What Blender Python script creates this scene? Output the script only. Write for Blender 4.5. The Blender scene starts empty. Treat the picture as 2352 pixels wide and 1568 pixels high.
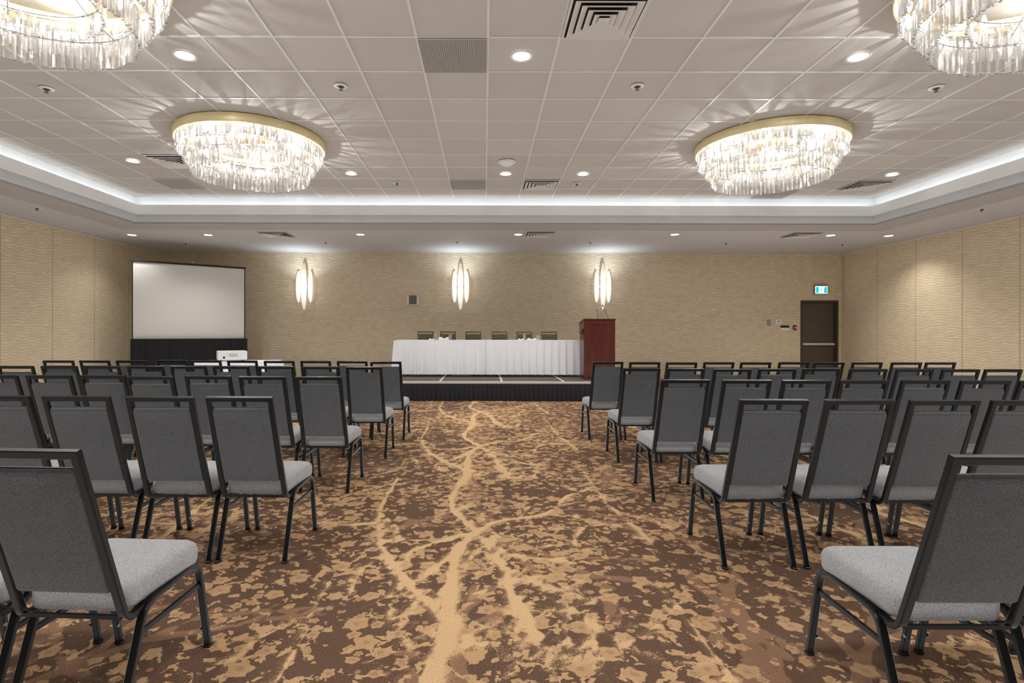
import bpy, math, random
from mathutils import Vector, Matrix
random.seed(7)
PI = math.pi
sc = bpy.context.scene
COL = sc.collection

# ------------------------------------------------------------------ calibration
F, CX, HY, HC = 1250.0, 1112.6, 763.0, 1.25       # focal (px of 2352), vanishing point, eye height
ROLL = math.radians(0.12)
CEIL, SOF = 3.755, 3.28
XL, XR, YB, YF = -8.32, 9.20, 13.94, -5.0         # room walls
CXL, CXR, CYB, CYF = -6.517, 7.27, 10.15, -1.45   # raised ceiling
GX, GY, T = 0.026, 4.625, 0.61                    # ceiling grid


def fix(x, y):
    return x + math.tan(ROLL) * (y - HY), y - math.tan(ROLL) * (x - CX)


def at_z(x, y, z):
    x, y = fix(x, y)
    Y = F * (HC - z) / (y - HY)
    return (x - CX) / F * Y, Y


def at_y(x, y, Y):
    x, y = fix(x, y)
    return (x - CX) / F * Y, HC - (y - HY) / F * Y


# ------------------------------------------------------------------ object helpers
def empty(name, loc=(0, 0, 0), rz=0.0):
    o = bpy.data.objects.new(name, None)
    COL.objects.link(o)
    o.location = loc
    o.rotation_euler = (0, 0, rz)
    o.empty_display_size = 0.1
    return o


def tag(o, label=None, cat=None, group=None, kind=None):
    if label: o['label'] = label
    if cat: o['category'] = cat
    if group: o['group'] = group
    if kind: o['kind'] = kind
    return o


class MB:
    def __init__(s):
        s.v = []; s.f = []; s.sm = []

    def add(s, vs, fs, smooth=False):
        b = len(s.v)
        s.v += [tuple(v) for v in vs]
        s.f += [tuple(i + b for i in f) for f in fs]
        s.sm += [smooth] * len(fs)

    def box(s, x0, x1, y0, y1, z0, z1, c=0.0, M=None):
        """box with chamfered edges"""
        if c <= 0:
            vs = [(x, y, z) for x in (x0, x1) for y in (y0, y1) for z in (z0, z1)]
            fs = [(0, 1, 3, 2), (4, 6, 7, 5), (0, 4, 5, 1), (2, 3, 7, 6), (0, 2, 6, 4), (1, 5, 7, 3)]
        else:
            c = min(c, (x1 - x0) * .45, (y1 - y0) * .45, (z1 - z0) * .45)
            idx = {}; vs = []
            L = ((x0, x1), (y0, y1), (z0, z1))
            for i in (0, 1):
                for j in (0, 1):
                    for k in (0, 1):
                        sg = [(1, -1)[t] for t in (i, j, k)]
                        base = [L[0][i], L[1][j], L[2][k]]
                        for a in range(3):
                            p = list(base)
                            for q in range(3):
                                if q != a: p[q] += sg[q] * c
                            idx[(i, j, k, a)] = len(vs); vs.append(tuple(p))
            fs = []
            for a in range(3):
                q, r = [t for t in range(3) if t != a]
                for e in (0, 1):
                    cyc = []
                    for (m, n) in ((0, 0), (1, 0), (1, 1), (0, 1)):
                        ijk = [0, 0, 0]; ijk[a] = e; ijk[q] = m; ijk[r] = n
                        cyc.append(idx[(*ijk, a)])
                    fs.append(tuple(cyc))
            for a in range(3):
                q, r = [t for t in range(3) if t != a]
                for m in (0, 1):
                    for n in (0, 1):
                        e0 = [0, 0, 0]; e0[q] = m; e0[r] = n
                        e1 = list(e0); e1[a] = 1
                        fs.append((idx[(*e0, q)], idx[(*e1, q)], idx[(*e1, r)], idx[(*e0, r)]))
            for i in (0, 1):
                for j in (0, 1):
                    for k in (0, 1):
                        fs.append(tuple(idx[(i, j, k, a)] for a in range(3)))
        if M: vs = [M @ Vector(v) for v in vs]
        s.add(vs, fs)
        return s

    def loft(s, rings, caps=True, smooth=True, closed=True):
        n = len(rings[0]); b = len(s.v)
        for r in rings: s.v += [tuple(p) for p in r]
        for i in range(len(rings) - 1):
            for j in range(n if closed else n - 1):
                k = (j + 1) % n
                s.f.append((b + i * n + j, b + i * n + k, b + (i + 1) * n + k, b + (i + 1) * n + j)); s.sm.append(smooth)
        if caps:
            s.f.append(tuple(b + j for j in range(n))); s.sm.append(False)
            e = b + (len(rings) - 1) * n
            s.f.append(tuple(e + j for j in range(n))); s.sm.append(False)
        return s

    def lathe(s, prof, cx=0, cy=0, n=24, smooth=True, caps=True):
        rings = [[(cx + r * math.cos(2 * PI * i / n), cy + r * math.sin(2 * PI * i / n), z) for i in range(n)] for r, z in prof]
        return s.loft(rings, caps=caps, smooth=smooth)

    def tube(s, pts, r, n=8, smooth=True):
        pts = [Vector(p) for p in pts]; rings = []
        for i, p in enumerate(pts):
            d = (pts[min(i + 1, len(pts) - 1)] - pts[max(i - 1, 0)]).normalized()
            u = d.orthogonal().normalized()
            if abs(d.z) < .9: u = d.cross(Vector((0, 0, 1))).normalized()
            else: u = d.cross(Vector((0, 1, 0))).normalized()
            w = d.cross(u)
            rings.append([p + (u * math.cos(2 * PI * k / n) + w * math.sin(2 * PI * k / n)) * r for k in range(n)])
        return s.loft(rings, smooth=smooth)

    def bar(s, path, xs, a, b, ch=0.004):
        """chamfered rectangular tube along a path in the y-z plane; xs = x at each point"""
        rings = []; n = len(path)
        for i, (y, z) in enumerate(path):
            y0, z0 = path[max(i - 1, 0)]; y1, z1 = path[min(i + 1, n - 1)]
            d = Vector((y1 - y0, z1 - z0)).normalized(); nn = Vector((-d.y, d.x))
            k = 1.0
            if 0 < i < n - 1:
                d0 = Vector((y - y0, z - z0)).normalized()
                k = 1 / max(.5, d0.dot(d))
            x = xs[i] if isinstance(xs, (list, tuple)) else xs
            sec = [(-a + ch, -b), (a - ch, -b), (a, -b + ch), (a, b - ch), (a - ch, b), (-a + ch, b), (-a, b - ch), (-a, -b + ch)]
            rings.append([(x + u, y + nn.x * v * k, z + nn.y * v * k) for u, v in sec])
        return s.loft(rings, smooth=False)

    def mesh(s, name, mat):
        me = bpy.data.meshes.new(name)
        me.from_pydata(s.v, [], s.f)
        me.polygons.foreach_set('use_smooth', s.sm)
        me.materials.append(mat)
        me.update()
        import bmesh
        bm = bmesh.new(); bm.from_mesh(me)
        bmesh.ops.recalc_face_normals(bm, faces=bm.faces)
        bm.to_mesh(me); bm.free()
        return me

    def obj(s, name, mat, parent=None, loc=None):
        o = bpy.data.objects.new(name, s.mesh(name, mat))
        COL.objects.link(o)
        if parent: o.parent = parent
        if loc: o.location = loc
        return o


def copy_tree(o, parent=None):
    c = o.copy(); COL.objects.link(c)
    if parent: c.parent = parent
    for ch in list(o.children): copy_tree(ch, c)
    return c


def fillet(pts, r, n=5):
    out = [pts[0]]
    for i in range(1, len(pts) - 1):
        p = Vector(pts[i]); a = (Vector(pts[i - 1]) - p); b = (Vector(pts[i + 1]) - p)
        la, lb = a.length, b.length; a.normalize(); b.normalize()
        ang = a.angle(b); t = min(r / math.tan(ang / 2), la * .49, lb * .49)
        rr = t * math.tan(ang / 2)
        c = p + (a + b).normalized() * (rr / math.sin(ang / 2))
        s0 = p + a * t - c; s1 = p + b * t - c
        tot = s0.angle(s1)
        for k in range(n + 1):
            u = k / n
            q = (s0 * math.sin((1 - u) * tot) + s1 * math.sin(u * tot)) / math.sin(tot)
            out.append(tuple(c + q))
    out.append(pts[-1])
    return out


# ------------------------------------------------------------------ materials
def srgb(r, g, b):
    def c(u):
        u /= 255
        return u / 12.92 if u <= .04045 else ((u + .055) / 1.055) ** 2.4
    return (c(r), c(g), c(b), 1)


class NT:
    def __init__(s, name):
        s.m = bpy.data.materials.new(name); s.m.use_nodes = True
        s.t = s.m.node_tree; s.n = s.t.nodes; s.l = s.t.links
        s.b = s.n['Principled BSDF']; s.out = s.n['Material Output']

    def node(s, typ, **kw):
        n = s.n.new(typ)
        for k, v in kw.items(): setattr(n, k, v)
        return n

    def put(s, sock, v):
        if hasattr(v, 'is_output'): s.l.new(v, sock)
        else: sock.default_value = v

    def math(s, op, a, b=None, c=None, clamp=False):
        n = s.node('ShaderNodeMath', operation=op, use_clamp=clamp)
        s.put(n.inputs[0], a)
        if b is not None: s.put(n.inputs[1], b)
        if c is not None: s.put(n.inputs[2], c)
        return n.outputs[0]

    def vec(s, op, a, b=None, c=None, scale=None, val=False):
        n = s.node('ShaderNodeVectorMath', operation=op)
        s.put(n.inputs[0], a)
        if b is not None: s.put(n.inputs[1], b)
        if c is not None: s.put(n.inputs[2], c)
        if scale is not None: s.put(n.inputs['Scale'], scale)
        return n.outputs['Value'] if val else n.outputs['Vector']

    def noise(s, vec, scale, detail=2, rough=.5, dist=0, color=False):
        n = s.node('ShaderNodeTexNoise')
        if vec is not None: s.l.new(vec, n.inputs['Vector'])
        n.inputs['Scale'].default_value = scale; n.inputs['Detail'].default_value = detail
        n.inputs['Roughness'].default_value = rough; n.inputs['Distortion'].default_value = dist
        return n.outputs['Color' if color else 'Fac']

    def ramp(s, fac, lo, hi, a=0., b=1.):
        n = s.node('ShaderNodeMapRange', interpolation_type='SMOOTHSTEP')
        s.put(n.inputs[0], fac)
        for i, v in enumerate((lo, hi, a, b)): n.inputs[1 + i].default_value = v
        return n.outputs[0]

    def mix(s, fac, a, b, mode='MIX'):
        n = s.node('ShaderNodeMix', data_type='RGBA', blend_type=mode)
        s.put(n.inputs[0], fac); s.put(n.inputs[6], a); s.put(n.inputs[7], b)
        return n.outputs[2]

    def coord(s, which='Object'):
        return s.node('ShaderNodeTexCoord').outputs[which]

    def xyz(s, v):
        n = s.node('ShaderNodeSeparateXYZ'); s.l.new(v, n.inputs[0]); return n.outputs

    def comb(s, x, y, z):
        n = s.node('ShaderNodeCombineXYZ')
        for i, v in enumerate((x, y, z)): s.put(n.inputs[i], v)
        return n.outputs[0]

    def bump(s, h, strength, dist=.01):
        n = s.node('ShaderNodeBump'); s.l.new(h, n.inputs['Height'])
        n.inputs['Strength'].default_value = strength; n.inputs['Distance'].default_value = dist
        s.l.new(n.outputs[0], s.b.inputs['Normal'])


def simple(name, col, rough=.5, metal=0., var=.06, scale=30., bump=0., spec=.5, sheen=0.):
    t = NT(name)
    co = t.coord()
    n = t.noise(co, scale, 3)
    a = tuple(max(0, c * (1 - var)) for c in col[:3]) + (1,)
    b = tuple(min(1, c * (1 + var)) for c in col[:3]) + (1,)
    t.l.new(t.mix(n, a, b), t.b.inputs['Base Color'])
    t.b.inputs['Roughness'].default_value = rough
    t.b.inputs['Metallic'].default_value = metal
    t.b.inputs['Specular IOR Level'].default_value = spec
    if sheen: t.b.inputs['Sheen Weight'].default_value = sheen
    if bump: t.bump(n, bump, .004)
    return t.m


def emit(name, col, strength, sample=True):
    t = NT(name)
    n = t.noise(t.coord(), 20, 1)
    e = t.node('ShaderNodeEmission'); e.inputs['Strength'].default_value = strength
    c2 = tuple(c * .97 for c in col[:3]) + (1,)
    t.l.new(t.mix(n, c2, col), e.inputs['Color'])
    t.l.new(e.outputs[0], t.out.inputs['Surface'])
    t.m.cycles.emission_sampling = 'AUTO' if sample else 'NONE'
    return t.m


def fabric(name, c0, c1, scale=440., bump=.7):
    t = NT(name); co = t.coord()
    n = t.noise(co, scale, 2, .6); n2 = t.noise(co, 14, 2)
    f = t.ramp(n, .36, .64)
    c = t.mix(f, c0, c1)
    c = t.mix(t.math('MULTIPLY', n2, .25), c, tuple(v * .8 for v in c0[:3]) + (1,))
    t.l.new(c, t.b.inputs['Base Color'])
    t.b.inputs['Roughness'].default_value = .9
    t.b.inputs['Specular IOR Level'].default_value = .15
    t.b.inputs['Sheen Weight'].default_value = .12
    t.bump(n, bump, .002)
    return t.m


M = {}
M['frame'] = simple('black_powder_coat', srgb(11, 13, 13), .3, 0., .1, 60, spec=.24)
M['glide'] = simple('black_plastic', srgb(26, 27, 27), .5)
M['screw'] = simple('steel_screw', srgb(120, 120, 120), .3, .9)
M['fab_shaded'] = fabric('grey_fabric_shaded', srgb(64, 66, 69), srgb(110, 113, 116))  # same fabric as the seat, darkened for the shade on the backs
M['fab_lit'] = fabric('grey_fabric_lit', srgb(124, 126, 129), srgb(184, 187, 190))  # same fabric as the back, lighter for the overhead light on seats
M['olive'] = fabric('olive_back_fabric', srgb(82, 77, 62), srgb(106, 100, 82))
M['bronze'] = simple('dark_bronze_frame', srgb(92, 82, 64), .35, .3, .1)
M['white_paint'] = simple('white_paint', srgb(222, 221, 218), .6, 0, .02, 3)
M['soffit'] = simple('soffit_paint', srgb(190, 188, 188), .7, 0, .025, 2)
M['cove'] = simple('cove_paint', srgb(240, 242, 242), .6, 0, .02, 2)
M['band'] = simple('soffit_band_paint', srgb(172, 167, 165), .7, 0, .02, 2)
M['cove_shaded'] = simple('cove_shaded_paint', srgb(188, 194, 196), .6, 0, .02, 2)  # grey-blue puts the underside shade of the cove into its colour
M['tbar'] = simple('grid_bar_white', srgb(210, 207, 204), .5, 0, .02)
M['vent'] = simple('vent_white', srgb(205, 200, 193), .45, 0, .03)
M['dark_wall'] = simple('darkened_rear_wall', srgb(70, 66, 62), .9, 0, .2, 6)  # unseen wall, made dark to dim reflections in the chair frames
M['dark'] = simple('dark_void', srgb(22, 20, 19), .8)
M['crate'] = simple('grille_grey', srgb(196, 190, 184), .5)
M['crateback'] = simple('grille_void', srgb(76, 71, 67), .8)
M['gold'] = simple('brushed_gold', srgb(232, 216, 168), .45, .3, .05, 9)
M['pan'] = simple('dark_canopy', srgb(96, 93, 88), .6, 0., .03)
M['plate'] = simple('bronze_plate', srgb(150, 116, 72), .45, .4, .05, 9)
M['bulb'] = emit('bulb_glow', (1, .96, .90, 1), 6, False)
M['lens'] = emit('downlight_glow', (1, .97, .92, 1), 12, False)
M['chrome'] = simple('chrome', srgb(200, 200, 200), .2, .95)
M['brass_dark'] = simple('sprinkler_bronze', srgb(96, 88, 80), .35, .7)
M['skirt_black'] = simple('black_skirt', srgb(36, 36, 38), .8, 0, .15, 40, .2, spec=.2)
M['alu'] = simple('aluminium_edge', srgb(214, 208, 198), .4, .3)
M['deck'] = simple('stage_carpet', srgb(84, 76, 68), .95, 0, .2, 200)
M['linen'] = simple('white_linen', srgb(238, 241, 248), .8, 0, .02, 12, .1, spec=.2)
M['paper'] = simple('white_napkin', srgb(240, 240, 240), .8)
M['screen_white'] = simple('matte_screen', srgb(214, 212, 208), .85, 0, .01, 1)
M['plastic_white'] = simple('white_plastic', srgb(232, 232, 232), .4)
M['plastic_beige'] = simple('beige_plastic', srgb(214, 202, 178), .45)
M['door'] = simple('brown_door_paint', srgb(84, 73, 65), .42, 0, .05, 4)
M['doorframe'] = simple('brown_frame_paint', srgb(66, 58, 50), .42, 0, .05, 4)
M['bar'] = simple('push_bar_steel', srgb(214, 208, 200), .35, .35)
M['red'] = simple('fire_red', srgb(130, 36, 26), .4)
M['black'] = simple('matte_black', srgb(22, 22, 22), .5)
M['grey'] = simple('grey_plastic', srgb(150, 146, 138), .5)
M['seam'] = simple('panel_seam', srgb(184, 164, 132), .8)  # one even tone, slightly darker than the wallpaper
M['corner'] = simple('corner_trim', srgb(196, 176, 140), .6)
M['sign_face'] = emit('exit_face', (.86, .97, 1, 1), 1.3, False)
M['sign_teal'] = emit('exit_teal', srgb(0, 205, 205), 1.0, False)
M['sign_grey'] = simple('exit_runner', srgb(120, 140, 150), .6)
M['leg_grey'] = simple('grey_steel_leg', srgb(120, 122, 126), .4, .4)


def ceiling_mat():
    t = NT('acoustic_tile'); co = t.coord()
    x, y, z = t.xyz(co)
    tx = t.math('FLOOR', t.math('DIVIDE', t.math('SUBTRACT', x, GX), T))
    ty = t.math('FLOOR', t.math('DIVIDE', t.math('SUBTRACT', y, GY), T))
    w = t.node('ShaderNodeTexWhiteNoise', noise_dimensions='2D')
    t.l.new(t.comb(tx, ty, 0.), w.inputs['Vector'])
    n = t.noise(co, 260, 2, .7)
    f = t.math('ADD', t.math('MULTIPLY', w.outputs['Value'], .5), t.math('MULTIPLY', n, .5))
    t.l.new(t.mix(f, srgb(182, 176, 169), srgb(196, 191, 185)), t.b.inputs['Base Color'])
    t.b.inputs['Roughness'].default_value = .9
    t.b.inputs['Specular IOR Level'].default_value = .15
    t.bump(n, .35, .003)
    return t.m


def wall_mat(name, axis, gain=1.0):
    t = NT(name); co = t.coord()
    x, y, z = t.xyz(co)
    u = x if axis == 'x' else y
    p = t.comb(t.math('MULTIPLY', u, 3.2), 0., t.math('MULTIPLY', z, 5.))
    n1 = t.noise(p, 1.0, 1.5, .45)
    p2 = t.comb(t.math('MULTIPLY', u, 7.), 3., t.math('MULTIPLY', z, 11.))
    n2 = t.noise(p2, 1.0, 1, .5)
    wig = t.math('SINE', t.math('ADD', t.math('MULTIPLY', u, 18.), t.math('MULTIPLY', n1, 16.)))
    ph = t.math('ADD', t.math('MULTIPLY', z, 2 * PI / .052), t.math('MULTIPLY', n1, 5.))
    ph = t.math('ADD', ph, t.math('MULTIPLY', wig, 1.5))
    ph = t.math('ADD', ph, t.math('MULTIPLY', n2, 5.))
    s = t.math('SINE', ph)
    f = t.ramp(s, -.9, .6)
    n3 = t.noise(p, 1.6, 1)
    f = t.math('MULTIPLY', f, t.ramp(n3, .3, .6, .45, 1.))
    g = t.noise(co, 300, 2)
    lo = srgb(204, 187, 158); hi = srgb(229, 215, 189)
    if gain != 1.0:
        lo = srgb(211, 194, 163); hi = srgb(231, 216, 188)
    c = t.mix(f, lo, hi)
    c = t.mix(t.math('MULTIPLY', g, .12), c, srgb(140, 120, 92))
    t.l.new(c, t.b.inputs['Base Color'])
    t.b.inputs['Roughness'].default_value = .62
    t.b.inputs['Specular IOR Level'].default_value = .3
    t.bump(s, .22, .006)
    return t.m


PX, PY = 2.95, 2.56        # repeat of the carpet's tree motif


def carpet_lines():
    """centre lines (x, y, half width) of the woven trunks and of the fainter twigs, one repeat"""
    K = 1643 / 700.0

    def fl(cx, cy):
        return at_z(800 + cx / K, 900 + cy / K, 0)
    src = [
        ([(455, 1568), (545, 1330), (560, 1080), (600, 850), (700, 750)], .060, .045),
        ([(700, 752), (630, 690), (560, 610), (590, 520), (680, 420)], .045, .030),
        ([(690, 750), (760, 850), (835, 960), (870, 1080), (940, 1210)], .018, .050),
        ([(940, 1210), (1020, 1330), (1130, 1430)], .050, .012),
        ([(700, 750), (830, 692), (1060, 660), (1190, 560), (1330, 510)], .040, .016),
        ([(1215, 370), (1290, 460), (1330, 510), (1405, 610), (1510, 700), (1640, 815)], .010, .030),
        ([(1510, 712), (1290, 722), (1225, 780), (1215, 860)], .022, .018),
        ([(300, 370), (250, 490), (182, 600), (160, 700), (170, 820)], .008, .030),
        ([(170, 820), (240, 940), (330, 1050), (450, 1160), (530, 1260)], .034, .040),
        ([(160, 700), (30, 715), (-90, 718)], .030, .012),
        ([(600, 770), (400, 832), (300, 872)], .040, .010),
        ([(250, 490), (80, 530), (-60, 575)], .022, .014),
        ([(950, 1000), (1105, 1112), (1235, 1185), (1325, 1300)], .006, .018),
        ([(1320, 1070), (1330, 1230), (1325, 1400)], .006, .020),
        ([(780, 870), (1040, 900), (1220, 920)], .018, .040),
        ([(560, 880), (440, 960), (400, 1000)], .040, .030),
        ([(770, 750), (830, 800), (835, 950)], .010, .008),
        ([(855, 975), (930, 1060), (1000, 1150)], .010, .006),
        ([(760, 300), (820, 420), (900, 480)], .010, .020),
    ]
    rg = random.Random(21)
    trunks = []
    for pts, w0, w1 in src:
        W = [Vector(fl(*q)) for q in pts]
        P = [W[0] * 2 - W[1]] + W + [W[-1] * 2 - W[-2]]
        out = []
        for i in range(1, len(P) - 2):
            for k in range(5):
                u = k / 5
                a, b, c, d = P[i - 1:i + 3]
                out.append(.5 * ((2 * b) + (c - a) * u + (2 * a - 5 * b + 4 * c - d) * u * u + (3 * b - a - 3 * c + d) * u ** 3))
        out.append(W[-1])
        n = len(out) - 1
        wob = rg.uniform(0, 6)
        trunks.append([(p.x, p.y, (w0 + (w1 - w0) * i / n) * (1 + .22 * math.sin(i * 1.3 + wob)) * .78) for i, p in enumerate(out)])

    def branch(x, y, a, L, w, depth, sink):
        pts = [(x, y, w)]
        for k in range(5):
            a += rg.uniform(-.14, .14)
            x += math.cos(a) * L / 5; y += math.sin(a) * L / 5
            pts.append((x, y, w * (1 - .17 * (k + 1))))
            if depth and k in (1, 2, 3):
                branch(x, y, a + rg.choice((-1, 1)) * rg.uniform(.4, .8), L * rg.uniform(.35, .6), w * .7, depth - 1, sink)
        sink.append(pts)
    side = []
    for t in trunks:
        for k in range(2, len(t), 5):
            x, y, w = t[k]; dx, dy = t[k][0] - t[k - 1][0], t[k][1] - t[k - 1][1]
            branch(x, y, math.atan2(dy, dx) + rg.choice((-1, 1)) * rg.uniform(.4, .9), rg.uniform(.22, .5), .014, 1, side)
    twigs = []
    for k in range(12):
        branch(rg.uniform(-1.4, 1.5), rg.uniform(2.5, 5.0), rg.uniform(0, 2 * PI), rg.uniform(.7, 1.2), .034, 2, twigs)
    return trunks + side, twigs


def carpet_floor(mat):
    import numpy as np
    S = .032
    X0, Y0 = XL - .1, 1.0
    nx = int((XR + .1 - X0) / S) + 2; ny = int((YB + .1 - Y0) / S) + 2
    xs = X0 + np.arange(nx) * S; ys = Y0 + np.arange(ny) * S
    xs[-1] = XR + .1; ys[-1] = YB + .1
    GXX, GYY = np.meshgrid(xs, ys)

    def field(lines, reach):
        # field of one repeat on a fine torus, then sampled for the whole floor
        tx = np.arange(0, PX, S / 2); ty = np.arange(0, PY, S / 2)
        TX, TY_ = np.meshgrid(tx, ty)
        D = np.full(TX.shape, reach); SD_ = np.zeros(TX.shape)
        for pts in lines:
            for (x0, y0, w0), (x1, y1, w1) in zip(pts, pts[1:]):
                mx, my = (x0 + x1) / 2, (y0 + y1) / 2
                qx = (TX - mx + PX / 2) % PX - PX / 2; qy = (TY_ - my + PY / 2) % PY - PY / 2
                dx, dy = x1 - x0, y1 - y0; L2 = max(dx * dx + dy * dy, 1e-8)
                h = np.clip((qx * dx + qy * dy) / L2, -.5, .5)
                rx, ry = qx - h * dx, qy - h * dy
                w = w0 + (w1 - w0) * (h + .5)
                d = np.hypot(rx, ry) - w
                m = d < D
                D = np.where(m, d, D)
                SD_ = np.where(m, np.clip((rx * dy - ry * dx) / math.sqrt(L2) / np.maximum(w, .004), -1.5, 1.5), SD_)
        fx = (GXX % PX) / (S / 2); fy = (GYY % PY) / (S / 2)
        def samp(A):
            i0 = np.floor(fx).astype(int) % A.shape[1]; j0 = np.floor(fy).astype(int) % A.shape[0]
            i1 = (i0 + 1) % A.shape[1]; j1 = (j0 + 1) % A.shape[0]
            u = fx - np.floor(fx); v = fy - np.floor(fy)
            return (A[j0, i0] * (1 - u) + A[j0, i1] * u) * (1 - v) + (A[j1, i0] * (1 - u) + A[j1, i1] * u) * v
        return samp(D), samp(SD_)
    trunks, twigs = carpet_lines()
    D1, S1 = field(trunks, .5)
    D2, _ = field(twigs, .5)
    nv = nx * ny
    co = np.zeros((nv + 6, 3)); co[:nv, 0] = GXX.ravel(); co[:nv, 1] = GYY.ravel()
    extra = [(X0, YF - .1), (XR + .1, YF - .1)]
    co[nv:nv + 2, :2] = extra
    idx = np.arange(nv).reshape(ny, nx)
    q = np.stack([idx[:-1, :-1], idx[:-1, 1:], idx[1:, 1:], idx[1:, :-1]], -1).reshape(-1, 4)
    q = np.vstack([q, [[nv, nv + 1, nx - 1, 0]]])
    me = bpy.data.meshes.new('floor')
    me.vertices.add(nv + 2); me.vertices.foreach_set('co', co[:nv + 2].ravel())
    me.loops.add(q.size); me.loops.foreach_set('vertex_index', q.ravel().astype(np.int32))
    me.polygons.add(len(q)); me.polygons.foreach_set('loop_start', np.arange(0, q.size, 4, dtype=np.int32))
    me.update(calc_edges=True)
    for nm, A in (('trunk', D1), ('trunk_side', S1), ('twig', D2)):
        at = me.attributes.new(nm, 'FLOAT', 'POINT')
        at.data.foreach_set('value', np.concatenate([A.ravel(), [.3, .3]]).astype(np.float32))
    me.materials.append(mat)
    o = bpy.data.objects.new('floor', me); COL.objects.link(o)
    o['kind'] = 'structure'; o['label'] = 'brown and tan tree patterned carpet floor'
    return o


def carpet_mat():
    """brown woven carpet with tan tree trunks, twigs and blossom clusters that repeat down the room"""
    t = NT('patterned_carpet'); co = t.coord()

    def attr(nm):
        return t.node('ShaderNodeAttribute', attribute_name=nm).outputs['Fac']
    d, side, tw = attr('trunk'), attr('trunk_side'), attr('twig')
    nz = t.noise(co, 9, 2.5, .6, color=True)
    nr, ng, nb = t.xyz(t.vec('SUBTRACT', nz, (.5, .5, .5)))
    grain = t.noise(co, 170, 1.5, .75)
    speck = t.math('MULTIPLY', t.math('SUBTRACT', grain, .5), 2.0)
    # trunks: clean edge on one side, sandy fade on the other
    fade = t.math('MULTIPLY', speck, t.ramp(side, -.2, .9, .014, .12))
    e = t.math('ADD', t.math('ADD', d, fade), t.math('MULTIPLY', nr, .06))
    e = t.math('ADD', e, t.ramp(side, .1, 1., 0., .018))
    trunk = t.ramp(e, .005, -.004)
    # dry-brushed patches that thicken near the trunks
    b1 = t.noise(co, 15., 2.5, .62, .5)
    dens = t.noise(co, .9, 1)
    near = t.ramp(d, .0, .26, .06, 0.)
    bl = t.math('ADD', t.math('ADD', b1, near), t.math('MULTIPLY', t.math('SUBTRACT', dens, .5), .22))
    bl = t.math('ADD', bl, t.math('MULTIPLY', speck, .008))
    patch = t.ramp(bl, .610, .624)
    # blossoms with rounded petals
    bloss = patch
    for sc_, r0, r1, pr_ in ((6.8, .022, .034, .52), (12., .010, .018, .60)):
        vv = t.node('ShaderNodeTexVoronoi', voronoi_dimensions='2D'); vv.inputs['Scale'].default_value = sc_
        pw = t.vec('ADD', co, t.vec('SCALE', t.vec('SUBTRACT', nz, (.5, .5, .5)), scale=.045))
        t.l.new(pw, vv.inputs['Vector'])
        q = t.vec('MULTIPLY', t.vec('SUBTRACT', pw, vv.outputs['Position']), (1, 1, 0))
        qx, qy, qz = t.xyz(q)
        rc, gc, bc = t.xyz(vv.outputs['Color'])
        ang = t.math('ARCTAN2', qy, qx)
        r = t.vec('LENGTH', q, val=True)
        pet = t.math('COSINE', t.math('ADD', t.math('MULTIPLY', ang, 5.), t.math('MULTIPLY', rc, 6.28)))
        R = t.math('MULTIPLY', t.math('ADD', t.math('MULTIPLY', gc, r1), r0), t.math('ADD', t.math('MULTIPLY', pet, .13), 1.))
        R = t.math('MULTIPLY', R, t.math('GREATER_THAN', bc, pr_))
        m = t.ramp(t.math('SUBTRACT', R, r), -.003, .004)
        eye = t.ramp(r, .020, .006, 0., .3)
        bloss = t.math('MAXIMUM', bloss, t.math('MULTIPLY', m, t.math('SUBTRACT', .9, eye)))
    twig = t.ramp(t.math('ADD', tw, t.math('MULTIPLY', ng, .04)), .006, -.002)
    g2 = t.ramp(grain, .3, .7)
    dark = t.mix(g2, srgb(78, 59, 47), srgb(108, 85, 70))
    midc = t.mix(g2, srgb(118, 90, 72), srgb(146, 115, 91))
    tan2 = t.mix(g2, srgb(158, 126, 92), srgb(190, 157, 119))
    tan = t.mix(g2, srgb(178, 146, 108), srgb(208, 177, 137))
    c = t.mix(t.math('MULTIPLY', twig, .9), dark, midc)
    c = t.mix(bloss, c, tan2)
    c = t.mix(trunk, c, tan)
    t.l.new(c, t.b.inputs['Base Color'])
    t.b.inputs['Roughness'].default_value = .95
    t.b.inputs['Specular IOR Level'].default_value = .1
    t.bump(grain, .5, .004)
    return t.m


def wood_mat():
    t = NT('mahogany_veneer'); co = t.coord()
    p = t.vec('MULTIPLY', co, (9, 9, .7))
    n = t.noise(p, 3, 4, .6, .4)
    n2 = t.noise(t.vec('MULTIPLY', co, (60, 60, 2)), 4, 2)
    c = t.mix(t.ramp(n, .3, .7), srgb(76, 34, 27), srgb(102, 47, 36))
    c = t.mix(t.math('MULTIPLY', n2, .35), c, srgb(58, 25, 18))
    t.l.new(c, t.b.inputs['Base Color'])
    t.b.inputs['Roughness'].default_value = .28
    t.b.inputs['Coat Weight'].default_value = .25
    return t.m


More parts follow.
